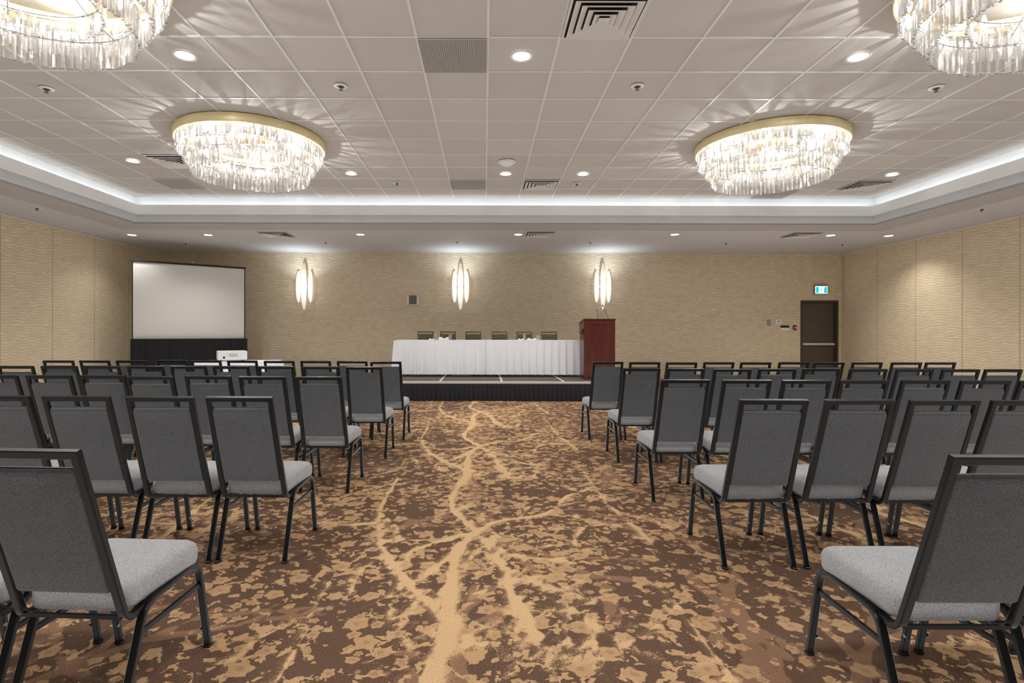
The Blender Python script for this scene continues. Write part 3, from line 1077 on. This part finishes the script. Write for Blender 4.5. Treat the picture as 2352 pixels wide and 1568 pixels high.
for i, (bx, tx, ty, lab) in enumerate(((1373, 1371, 711, 'short upright gooseneck microphone on the lectern'), (1398, 1384, 703, 'tall bent gooseneck microphone on the lectern'))):
    Y = 10.55
    X0 = at_y(bx, 731, Y)[0]; X1, Z1 = at_y(tx, ty, Y)
    zb = SZ + .003 + H - .075 * .13 / .53 + .003
    m = empty('gooseneck_microphone', (X0, Y, zb))
    tag(m, lab, 'microphone')
    MB().lathe([(.018, 0), (.018, .006), (.008, .012)], n=14).obj('base', M['black'], m)
    dx, dz = X1 - X0, Z1 - zb
    if i == 0:
        pts = [(0, 0, .005), (dx * .35, 0, dz * .35), (dx * .8, 0, dz * .7), (dx, 0, dz * .92)]
        tip = [(dx, 0, dz * .88), (dx, 0, dz * 1.02)]
    else:
        pts = [(0, 0, .005), (dx * .3, 0, dz * .35), (dx * .6, 0, dz * .75), (dx * .78, 0, dz * .95), (dx * .88, 0, dz * 1.0), (dx * 1.0, 0, dz * 1.03)]
        tip = [(dx * .92, 0, dz * 1.02), (dx * 1.12, 0, dz * 1.07)]
    MB().tube(pts, .004, 6).obj('stem', M['black'], m)
    MB().tube(tip, .012, 10).obj('capsule', M['black'], m)

# ------------------------------------------------------------------ projection screen
YLs, YRs = 11.64, 13.0
pL = at_y(303, 597, YLs); pR = at_y(563, 617, YRs)
zb = (at_y(303, 778, YLs)[1] + at_y(563, 779, YRs)[1]) / 2
zt = (pL[1] + pR[1]) / 2
dv = Vector((pR[0] - pL[0], YRs - YLs)); SWd = dv.length
scr = empty('projection_screen', (pL[0] + dv.x / 2, YLs + dv.y / 2, 0), math.atan2(dv.y, dv.x))
tag(scr, 'white projection screen with black skirt in the room corner', 'projection screen')
h2 = SWd / 2
MB().box(-h2 + .02, h2 - .02, -.004, .004, zb - .03, zt - .02).obj('screen_fabric', M['screen_white'], scr)
mb = MB().box(-h2, -h2 + .02, -.012, .012, zb - .05, zt, .003).box(h2 - .02, h2, -.012, .012, zb - .05, zt, .003)
mb.obj('border', M['black'], scr)
MB().box(-h2 - .02, h2 + .02, -.025, .03, zt - .022, zt + .022, .006).obj('roller_case', M['black'], scr)
MB().tube([(.02, 0, zt + .02), (.02, 0, zt + .05), (.03, 0, zt + .07), (.015, 0, zt + .09)], .010, 8).obj('hook', M['chrome'], scr)
for s in (-1, 1):
    MB().box(s * (h2 - .05) - .015, s * (h2 - .05) + .015, .03, .06, .02, zt - .03, .004).obj('post', M['black'], scr)
    MB().box(s * (h2 - .05) - .02, s * (h2 - .05) + .02, -.20, .30, 0, .022, .004).obj('foot', M['black'], scr)
pleats([(-h2 - .03, -.035), (h2 + .03, -.035)], .015, zb + .012, .125, .055, .01, rows=8, sub=9, irregular=.35, sharp=1.3).obj('skirt', M['skirt_black'], scr)

# projector table + projector
prz = math.radians(7)
PTX, PTY = -4.22, 9.42
folding_table(PTX - .62, PTX + .62, PTY - .30, PTY + .30, 0, .74, 'projector table under white cloth in front of the screen', rz=prz)
tablecloth(PTX - .62, PTX + .62, PTY - .30, PTY + .30, .74, .12, 'white cloth on the projector table in front of the screen', .2, .02, .4, prz)
pX, pY = at_y(525, 836, 9.32)[0], 9.44
pr = empty('projector', (pX, pY, .7465), math.radians(30))
tag(pr, 'white box projector on the white clothed table before the screen', 'projector')
mb = MB().box(-.23, .23, -.16, .16, .02, .175, .012)
mb.obj('body', M['plastic_white'], pr)
mb = MB()
for k in range(6): mb.box(-.07 + k * .026, -.055 + k * .026, -.1625, -.159, .118, .128)
for k in range(4): mb.box(-.05 + k * .034, -.03 + k * .034, -.1625, -.159, .085, .098)
mb.box(-.15, -.12, -.1625, -.159, .05, .085)
mb.obj('port_panel', M['black'], pr)
mb = MB()
mb.loft([[(.08 + .045 * math.cos(q * PI / 10), yy, .09 + .045 * math.sin(q * PI / 10)) for q in range(20)] for yy in (.158, .19)], smooth=False)
mb.obj('lens', M['black'], pr)
for sx in (-.17, .17):
    for sy in (-.12, .12):
        MB().lathe([(.014, 0), (.014, .021)], sx, sy, 10).obj('foot', M['black'], pr)

# ------------------------------------------------------------------ wall fittings
SCO = [(701, 'three-bladed glowing wall sconce nearest the projection screen'), (1058, 'three-bladed glowing wall sconce above the middle of the white tables'), (1383, 'three-bladed glowing wall sconce above the lectern')]


def blade(h, w, t):
    mb = MB(); rings = []
    for i in range(25):
        a = -1 + 2 * i / 24
        k = math.sqrt(max(0.0, 1 - abs(a) ** 2.3)) + .004
        bow = .03 * (1 - a * a)
        hw = w / 2 * k
        rings.append([(hw * math.cos(q * PI / 8), -bow - t * k * .5 * math.sin(q * PI / 8), a * h / 2) for q in range(16)])
    mb.loft(rings)
    return mb


for sx, lab in SCO:
    X, Z = at_y(sx, 658, YB)
    s = empty('wall_sconce', (X, YB - .001, Z))
    tag(s, lab, 'wall light')
    MB().box(-.06, .06, -.02, 0, -.16, .16, .006).box(-.17, .17, -.034, -.02, -.03, .03, .004).box(-.02, .02, -.075, -.034, -.03, .03).obj('backplate', M['chrome'], s)
    for dx, h, w, dy in ((0, 1.215, .135, -.085), (-.152, .83, .115, -.045), (.152, .83, .115, -.045)):
        o = blade(h, w, .03).obj('shade', M['opal'], s)
        o.location = (dx, dy, 0)

# exit sign
ex0, ez1 = at_y(1868.6, 654.3, YB); ex1, ez0 = at_y(1898.3, 675.4, YB)
ew = (ex1 - ex0) / 2; eh = (ez1 - ez0)
ex = empty('exit_sign', ((ex0 + ex1) / 2, YB, ez0))
tag(ex, 'lit teal and white running-man exit sign above the door', 'exit sign')
MB().box(-ew - .015, ew, -.05, 0, 0, eh, .005).obj('housing', M['grey'], ex)
MB().box(-ew + .015, ew - .008, -.054, -.05, .012, eh - .035, .002).obj('face_panel', M['sign_face'], ex)
z0, z1 = .028, eh - .052
for s in (-1, 1):
    mb = MB(); P = []
    if s < 0: P = [(-ew + .03, z0), (-ew + .098, z0), (-ew + .088, z0 + .03), (-ew + .102, z0 + .05), (-ew + .098, z1 - .012), (-ew + .085, z1), (-ew + .045, z1), (-ew + .03, z1 - .02)]
    else: P = [(ew - .098, z0), (ew - .022, z0), (ew - .022, z1), (ew - .075, z1), (ew - .09, z1 - .02)]
    mb.loft([[(x, -.054, z) for x, z in P], [(x, -.056, z) for x, z in P]], smooth=False)
    mb.obj('door_symbol', M['sign_teal'], ex)
mb = MB()
zc = (z0 + z1) / 2
for pts in ([(.006, zc + .028), (-.004, zc - .005)], [(-.004, zc - .005), (.02, zc - .028), (.026, zc - .05)], [(-.004, zc - .005), (-.018, zc - .03), (-.045, zc - .032)],
            [(.004, zc + .02), (-.02, zc + .008)], [(.004, zc + .02), (.026, zc + .002)]):
    mb.tube([(x, -.056, z) for x, z in pts], .0045, 6)
mb.lathe([(.001, zc + .034), (.010, zc + .040), (.010, zc + .048), (.001, zc + .054)], .012, -.056, 8)
mb.obj('running_figure', M['sign_grey'], ex)


def wallpx(x0, y0, x1, y1):
    a, zt_ = at_y(x0, y0, YB); b, zb_ = at_y(x1, y1, YB)
    return (a + b) / 2, (zt_ + zb_) / 2, (b - a) / 2, (zt_ - zb_) / 2


cx, cz, hw_, hh = wallpx(1762, 734.7, 1769.2, 747.6)
d = empty('wall_sensor', (cx, YB, cz)); tag(d, 'small grey wall sensor beside the thermostat, farthest from the door', 'wall sensor')
MB().box(-hw_, hw_, -.035, 0, -hh + .02, hh, .006).obj('housing', M['grey'], d)
MB().lathe([(.024, -hh), (.024, -hh + .02)], 0, -.02, 14).obj('lens', M['chrome'], d)
cx, cz, hw_, hh = wallpx(1777, 731.3, 1796.4, 745.7)
d = empty('thermostat', (cx, YB, cz)); tag(d, 'white thermostat under a clear cover on the back wall', 'thermostat')
MB().box(-hw_, hw_, -.012, 0, -hh, hh, .004).obj('backplate', M['plastic_beige'], d)
MB().box(-hw_ * .66, hw_ * .66, -.04, -.012, -hh * .72, hh * .66, .006).obj('housing', M['plastic_white'], d)
MB().box(-hw_ * .3, hw_ * .3, -.043, -.04, -hh * .25, hh * .3, .001).obj('display', M['grey'], d)
cx, cz, hw_, hh = wallpx(1792.3, 747.3, 1812.4, 757.8)
d = empty('wall_notice', (cx, YB, cz)); tag(d, 'small black and white notice plate between thermostat and red fire pull', 'notice')
MB().box(-hw_, hw_, -.008, 0, -hh, 0, .001).obj('lower_plate', M['plastic_white'], d)['label'] = 'white lower half'
MB().box(-hw_, hw_, -.010, 0, 0, hh, .001).obj('upper_plate', M['black'], d)['label'] = 'black upper half'
cx, cz, hw_, hh = wallpx(1820.8, 747, 1828.5, 758)
d = empty('wall_fire_alarm', (cx, YB, cz)); tag(d, 'red fire alarm pull station beside the door', 'fire alarm')
MB().box(-hw_, hw_, -.045, 0, -hh, hh, .008).obj('housing', M['red'], d)
MB().box(-hw_ * .7, hw_ * .7, -.06, -.045, -.012, .014, .003).obj('pull_bar', M['plastic_white'], d)
cx, cz, hw_, hh = wallpx(934.6, 677, 962.7, 702.2)
d = empty('wall_grille', (cx, YB, cz)); tag(d, 'small metal framed square grille on the wall above the tables', 'grille')
MB().box(-hw_ * .62, hw_ * .62, -.02, 0, -hh * .7, hh * .85).obj('backing', M['crateback'], d)
mb = MB()
for k in range(15):
    xk = -hw_ * .58 + k * hw_ * 1.16 / 14; mb.box(xk - .002, xk + .002, -.026, -.02, -hh * .66, hh * .82)
    zk = -hh * .66 + k * hh * 1.48 / 14; mb.box(-hw_ * .6, hw_ * .6, -.025, -.02, zk - .002, zk + .002)
mb.obj('mesh_panel', M['grey'], d)
mb = MB().box(-hw_, -hw_ * .62, -.06, 0, -hh * .9, hh * .92, .008).box(hw_ * .62, hw_, -.06, 0, -hh * .9, hh, .008)
mb.box(-hw_ * .62, hw_ * .62, -.055, 0, -hh * .95, -hh * .72, .008).box(-hw_ * .9, -hw_ * .6, -.05, 0, -hh, -hh * .9, .004)
mb.obj('frame', M['alu'], d)

# ------------------------------------------------------------------ ceiling fittings
def tc(i, j):      # centre of ceiling tile (column i right of the centre line, row j from GY)
    return GX + (i + .5) * T, GY + (j + .5) * T


def downlight_parts(root):
    MB().lathe([(.075, .0), (.100, .0), (.104, -.006), (.100, -.010), (.080, -.006)], n=28, caps=False).obj('trim_ring', M['white_paint'], root)
    MB().lathe([(.082, -.003), (.06, -.007), (.001, -.010)], n=24).obj('lens', M['lens'], root)


dl = empty('downlight'); downlight_parts(dl)
DLS = []
for (i, j, lab) in ((0, 0, 'recessed ceiling downlight beside the grey egg-crate tile nearest the camera'), (-5, 0, 'recessed ceiling downlight beside the chandelier cut by the top left corner'),
                    (5, 0, 'recessed ceiling downlight beside the chandelier cut by the top right corner'), (-9, 5, 'ceiling downlight outside the whole screen-side chandelier, near its vent'),
                    (-4, 6, 'ceiling downlight just inside the whole screen-side chandelier'), (0, 6, 'ceiling downlight right behind the round white ceiling speaker'),
                    (2, 6, 'ceiling downlight beyond the far square vent toward the exit-door side'), (10, 6, 'ceiling downlight near the vent beyond the exit-door side chandelier')):
    X, Y = tc(i, j); DLS.append((X, Y, CEIL - .002, lab, 'downlights in the tiled ceiling'))
for (px_, py_, lab) in ((303, 539, 'soffit downlight nearest the screen-side wall'), (478, 539, 'soffit downlight above the projection screen'), (828, 538, 'soffit downlight between the first and middle sconce'),
                        (1190, 538, 'soffit downlight beside the middle soffit vent'), (1550, 538, 'soffit downlight between the lectern sconce and the exit door'),
                        (1908, 540, 'soffit downlight in front of the exit sign'), (2041, 541, 'soffit downlight nearest the exit-door side wall')):
    X, Y = at_z(px_, py_, SOF); DLS.append((X, Y, SOF - .0005, lab, 'downlights in the lower ceiling'))
for i, (X, Y, Z, lab, g) in enumerate(DLS):
    o = dl if i == 0 else copy_tree(dl)
    o.location = (X, Y, Z); tag(o, lab, 'downlight', g)


def sprinkler_parts(root):
    MB().lathe([(.066, 0), (.070, -.004), (.056, -.009), (.036, -.010)], n=24).obj('escutcheon', M['white_paint'], root)
    mb = MB().lathe([(.034, -.0095), (.030, -.016), (.012, -.022)], n=12)
    mb.box(-.014, -.009, -.004, .004, -.042, -.018).box(.009, .014, -.004, .004, -.042, -.018)
    mb.obj('head', M['brass_dark'], root)
    MB().lathe([(.006, -.038), (.018, -.041), (.020, -.044), (.004, -.045)], n=14).obj('deflector', M['brass_dark'], root)


sp = empty('ceiling_sprinkler'); sprinkler_parts(sp)
SPK = []
for (px_, py_, lab) in ((107, 203, 'ceiling sprinkler outermost on the screen side, below the cut chandelier'), (783, 197, 'ceiling sprinkler between the whole screen-side chandelier and the egg-crate tile'),
                        (1464, 197, 'ceiling sprinkler between the near square vent and exit-door side chandelier'), (2150, 201, 'ceiling sprinkler outermost on the exit-door side'),
                        (912, 420, 'ceiling sprinkler between far egg-crate tile and screen-side chandelier'), (1325, 421, 'ceiling sprinkler beside the far square vent')):
    X, Y = at_z(px_, py_, CEIL); SPK.append((X, Y, CEIL - .001, lab, 'sprinklers in the tiled ceiling'))
for (px_, py_, lab) in ((85, 477, 'soffit sprinkler above the screen-side wall'), (427, 557, 'soffit sprinkler above the projection screen'), (748, 556, 'soffit sprinkler near the sconce beside the screen'),
                        (1050, 555, 'soffit sprinkler above the middle sconce'), (1356, 556, 'soffit sprinkler near the lectern sconce'), (1667, 557, 'soffit sprinkler between lectern and exit door'),
                        (1935, 560, 'soffit sprinkler in the corner above the exit door'), (2255, 479, 'soffit sprinkler above the exit-door side wall')):
    X, Y = at_z(px_, py_, SOF); SPK.append((X, Y, SOF - .001, lab, 'sprinklers in the lower ceiling'))
for i, (X, Y, Z, lab, g) in enumerate(SPK):
    o = sp if i == 0 else copy_tree(sp)
    o.location = (X, Y, Z); tag(o, lab, 'sprinkler', g)


def diffuser(root, S=.296):
    MB().box(-S, S, -S, S, -.004, .001).obj('backing', M['dark'], root)
    mb = MB()
    def sq(h, z): return [(-h, -h, z), (h, -h, z), (h, h, z), (-h, h, z)]
    mb.loft([sq(S, -.003), sq(S, -.014), sq(S - .018, -.014), sq(S - .018, -.004)], caps=False, smooth=False)
    mb.obj('frame', M['vent'], root)
    for k in range(4):
        h = S - .035 - k * .058
        mb = MB().loft([sq(h, -.030), sq(h - .004, -.033), sq(h - .047, -.012), sq(h - .047, -.006), sq(h - .004, -.024), sq(h, -.030)], caps=False, smooth=False)
        mb.obj('louvre', M['vent'], root)
    h = .045
    MB().loft([sq(h, -.030), sq(h * .55, -.032), sq(h * .55, -.018)], smooth=False).obj('center_cone', M['vent'], root)


df = empty('ceiling_vent'); diffuser(df)
DF = []
for (i, j, lab) in ((1, -1, 'square concentric ceiling vent cut by the top edge'), (1, 7, 'square concentric ceiling vent nearest the stage in the tiled ceiling'),
                    (-8, 5, 'ceiling vent half hidden behind the whole screen-side chandelier'), (10, 7, 'ceiling vent beyond the exit-door side chandelier')):
    X, Y = tc(i, j); DF.append((X, Y, CEIL - .005, lab))
for (px_, py_, lab) in ((635, 538, 'soffit vent between the screen and the first sconce'), (1240, 537, 'soffit vent in the middle above the stage'), (1840, 539, 'soffit vent near the exit door')):
    X, Y = at_z(px_, py_, SOF); DF.append((X, Y, SOF - .0005, lab))
for i, (X, Y, Z, lab) in enumerate(DF):
    o = df if i == 0 else copy_tree(df)
    o.location = (X, Y, Z); tag(o, lab, 'air vent', 'square air vents')

eg = empty('ceiling_grille')
S = .294
MB().box(-S, S, -S, S, -.003, .001).obj('backing', M['crateback'], eg)
mb = MB()
for k in range(35):
    q = -S + k * 2 * S / 34
    mb.box(q - .0013, q + .0013, -S, S, -.014, -.003); mb.box(-S, S, q - .0013, q + .0013, -.0138, -.003)
mb.obj('grid', M['crate'], eg)
EG = [(-1, 0, 'grey egg-crate grille tile nearest the camera'), (-1, 7, 'grey egg-crate grille tile nearest the stage, between the chandeliers'),
      (-9, 7, 'grey egg-crate grille tile behind the whole screen-side chandelier'), (8, 8, 'dark egg-crate grille tile behind the exit-door side chandelier')]
for i, (a, b, lab) in enumerate(EG):
    o = eg if i == 0 else copy_tree(eg)
    X, Y = tc(a, b); o.location = (X, Y, CEIL - .002); tag(o, lab, 'air grille', 'egg-crate grilles')

X, Y = at_z(1164, 371, CEIL)
spk = empty('ceiling_speaker', (X, Y, CEIL - .002)); tag(spk, 'round white domed ceiling speaker between the chandeliers', 'ceiling speaker')
MB().lathe([(.12, 0), (.135, -.003), (.135, -.010), (.118, -.014)], n=36, caps=False).obj('rim', M['white_paint'], spk)
MB().lathe([(.118, -.012), (.10, -.03), (.06, -.055), (.02, -.068), (.001, -.07)], n=36).obj('dome', M['white_paint'], spk)


# ------------------------------------------------------------------ chandeliers
def prism_geo(mb, x, y, ztop, L, r, ang):
    tri = [(math.cos(ang + q * 2 * PI / 3), math.sin(ang + q * 2 * PI / 3)) for q in range(3)]
    rings = [[(x + r * k * a, y + r * k * b, z) for a, b in tri] for k, z in ((.3, ztop), (1, ztop - .014), (1, ztop - L + .012), (.35, ztop - L))]
    mb.loft(rings, smooth=False)


def milk(o):
    """how cloudy each cut prism is: it differs from prism to prism and along its length"""
    me = o.data; n = len(me.vertices)
    A = me.attributes.new('milk', 'FLOAT', 'POINT'); vals = []
    for k in range(n // 12):
        b = random.choice((.004, .006, .010, .014, .022, .034))
        for lv in (1.2, .8, 1.0, 1.6):
            vals += [b * lv + random.uniform(0, .006)] * 3
    A.data.foreach_set('value', vals[:n] + [0.02] * (n - len(vals)))
    return o


def in_frame(x, y, z):
    if y < .3: return False
    u = CX + F * x / y; v = HY - F * (z - HC) / y
    return -10 < u < 2362 and -10 < v < 1578


def chandelier(cx, cy, label):
    root = empty('crystal_chandelier', (cx, cy, CEIL - .004))
    tag(root, label, 'chandelier', 'crystal chandeliers')
    n = 96
    MB().lathe([(.885, 0), (.912, 0), (.915, -.004), (.912, -.096), (.905, -.103), (.89, -.096), (.885, -.01)], n=n, caps=False).obj('rim', M['gold'], root)
    MB().lathe([(.884, -.004), (.884, -.012), (.001, -.012), (.001, -.004)], n=n, caps=False).obj('ceiling_pan', M['pan'], root)
    MB().lathe([(.30, -.014), (.30, -.075), (.27, -.085), (.001, -.085)], n=64, caps=False).obj('center_plate', M['plate'], root)
    tiers = ((.872, .075, .180, 190), (.790, .190, .185, 172), (.705, .300, .215, 152), (.500, .225, .170, 104))
    allp = []
    for ti, (r, top, L, cnt) in enumerate(tiers):
        MB().lathe([(r - .003, -top + .004), (r + .003, -top + .004), (r + .003, -top - .002), (r - .003, -top - .002)], n=n, caps=False).obj('ring', M['chrome'], root)
        for k in range(cnt):
            a = 2 * PI * k / cnt
            x, y = r * math.cos(a), r * math.sin(a)
            allp.append((x, y, -top, L * random.uniform(.97, 1.03), 0.0145, a + random.uniform(-.25, .25) + (PI if k % 2 else 0), ti))
    for (r0, r1) in ((.14, .868),):
        mb = MB()
        for k in range(6):
            a = 2 * PI * k / 6 + .2
            mb.tube([(.28 * math.cos(a), .28 * math.sin(a), -.05), (.5 * math.cos(a), .5 * math.sin(a), -.215), (.70 * math.cos(a), .70 * math.sin(a), -.297), (.785 * math.cos(a), .785 * math.sin(a), -.182), (.868 * math.cos(a), .868 * math.sin(a), -.062)], .006, 6)
        mb.obj('arms', M['chrome'], root)
    vis = [p for p in allp if in_frame(cx + p[0], cy + p[1], CEIL + p[2])]
    vis.sort(key=lambda p: math.hypot(cx + p[0], cy + p[1]))
    # the near halves of the tiers and the far lower ring show largest
    chosen = [p for p in vis if p[6] in (0, 1, 2)][:100]
    ch = set(id(p) for p in chosen)
    for p in chosen:
        mb = MB(); prism_geo(mb, *p[:6]); milk(mb.obj('prism', M['prism'], root))
    mb = MB()
    for p in allp:
        if id(p) not in ch: prism_geo(mb, *p[:6])
    o = milk(mb.obj('prism_rings', M['prism'], root)); o['kind'] = 'stuff'
    for k in range(28):
        R_ = .828 if k < 20 else .60
        a = 2 * PI * (k + .5) / 20 if k < 20 else 2 * PI * k / 8
        if k < 8:
            a_ = 2 * PI * (k + .3) / 8
            pt('chandelier_lamp', (cx + .742 * math.cos(a_), cy + .742 * math.sin(a_), CEIL - .19), E_CH, (1, .985, .965), .007)
        MB().lathe([(.008, -.11), (.016, -.14), (.020, -.165), (.014, -.195), (.002, -.22)], R_ * math.cos(a), R_ * math.sin(a), 10).obj('bulb', M['bulb'], root)


def pt(name, loc, energy, col, radius):
    l = bpy.data.lights.new(name, 'POINT'); l.energy = energy; l.color = col; l.shadow_soft_size = radius
    o = bpy.data.objects.new(name, l); COL.objects.link(o); o.location = loc
    return o


def spot(name, loc, energy, col, ang, blend=.6, radius=.06, rot=(0, 0, 0)):
    l = bpy.data.lights.new(name, 'SPOT'); l.energy = energy; l.color = col; l.spot_size = math.radians(ang); l.spot_blend = blend; l.shadow_soft_size = radius
    o = bpy.data.objects.new(name, l); COL.objects.link(o); o.location = loc; o.rotation_euler = rot
    return o


def area(name, loc, sx, sy, energy, col, rot):
    l = bpy.data.lights.new(name, 'AREA'); l.shape = 'RECTANGLE'; l.size = sx; l.size_y = sy; l.energy = energy; l.color = col
    o = bpy.data.objects.new(name, l); COL.objects.link(o); o.location = loc; o.rotation_euler = rot
    return o


E_CH = 18.0
E_UP = 470.0
chandelier(-3.026, 7.09, 'whole crystal prism chandelier with gold rim on the screen side')
chandelier(3.74, 7.16, 'whole crystal prism chandelier with gold rim on the exit-door side')
chandelier(-3.026, 3.45, 'crystal prism chandelier cut off by the top left corner')
chandelier(3.76, 3.50, 'crystal prism chandelier cut off by the top right corner')

# ------------------------------------------------------------------ lights
for (X, Y, Z, lab, g) in DLS:
    spot('downlight_lamp', (X, Y, Z - .03), (150 if 8 < Y and -3 < X < 3 else 95) if Z > 3.5 else (40 if X < -7 else 84), (1, .96, .91), 125, .8, .07)
# lamps of the part of the room behind the camera
for X in (-3.0, .33, 3.75):
    for Y in (1.0, -2.6):
        spot('rear_lamp', (X, Y, 3.2 if Y < 0 else 3.65), 190, (1, .96, .92), 150, .8, .25)
# cove strips lie on the ledge and wash the step above them
zc = 3.592
cool = (.86, .94, 1)
area('cove_strip', ((CXL + CXR) / 2, CYB - .085, zc), CXR - CXL - .2, .05, 7, cool, (math.radians(180 - 22), 0, 0))
area('cove_strip', (CXL + .085, (CYB + CYF) / 2, zc), .05, CYB - CYF - .2, 6, cool, (0, math.radians(180 - 22), 0))
area('cove_strip', (CXR - .085, (CYB + CYF) / 2, zc), .05, CYB - CYF - .2, 6, cool, (0, math.radians(180 + 22), 0))
for sx, lab in SCO:
    X, Z = at_y(sx, 658, YB)
    pt('sconce_lamp', (X, YB - .22, Z), 3, (1, .94, .86), .05)
    for dx in (0,):
        spot('sconce_up_lamp', (X + dx, YB - .42, Z + .02), 36, (.78, .88, 1), 150, 1., .05, (PI, 0, 0))

area('added_bounce_fill', (.4, 4.3, .015), 16.5, 17.0, E_UP, (.98, .985, 1), (PI, 0, 0))  # added fill without a fixture, shines up from the floor to even brightness
w = bpy.data.worlds.new('world'); sc.world = w; w.use_nodes = True
w.node_tree.nodes['Background'].inputs[0].default_value = (.9, .92, 1, 1)
w.node_tree.nodes['Background'].inputs[1].default_value = .1

# ------------------------------------------------------------------ camera
cam = bpy.data.cameras.new('camera'); co = bpy.data.objects.new('camera', cam); COL.objects.link(co)
cam.sensor_width = 36; cam.sensor_fit = 'HORIZONTAL'
cam.lens = F / 2352 * 36
cam.shift_x = (1176 - CX) / 2352
cam.shift_y = -(784 - HY) / 2352
cam.clip_start = .05; cam.clip_end = 100
co.matrix_world = Matrix.Translation((0, 0, HC)) @ Matrix.Rotation(PI / 2, 4, 'X') @ Matrix.Rotation(ROLL, 4, 'Z')
sc.camera = co

sc.view_settings.view_transform = 'Standard'
sc.view_settings.look = 'None'
sc.view_settings.exposure = 0.22
cy = sc.cycles
cy.use_denoising = True
cy.max_bounces = 7
cy.diffuse_bounces = 4
cy.use_adaptive_sampling = True
cy.adaptive_threshold = .06
cy.adaptive_min_samples = 16
cy.glossy_bounces = 4
cy.transparent_max_bounces = 24
cy.sample_clamp_indirect = 6.0
cy.use_light_tree = True
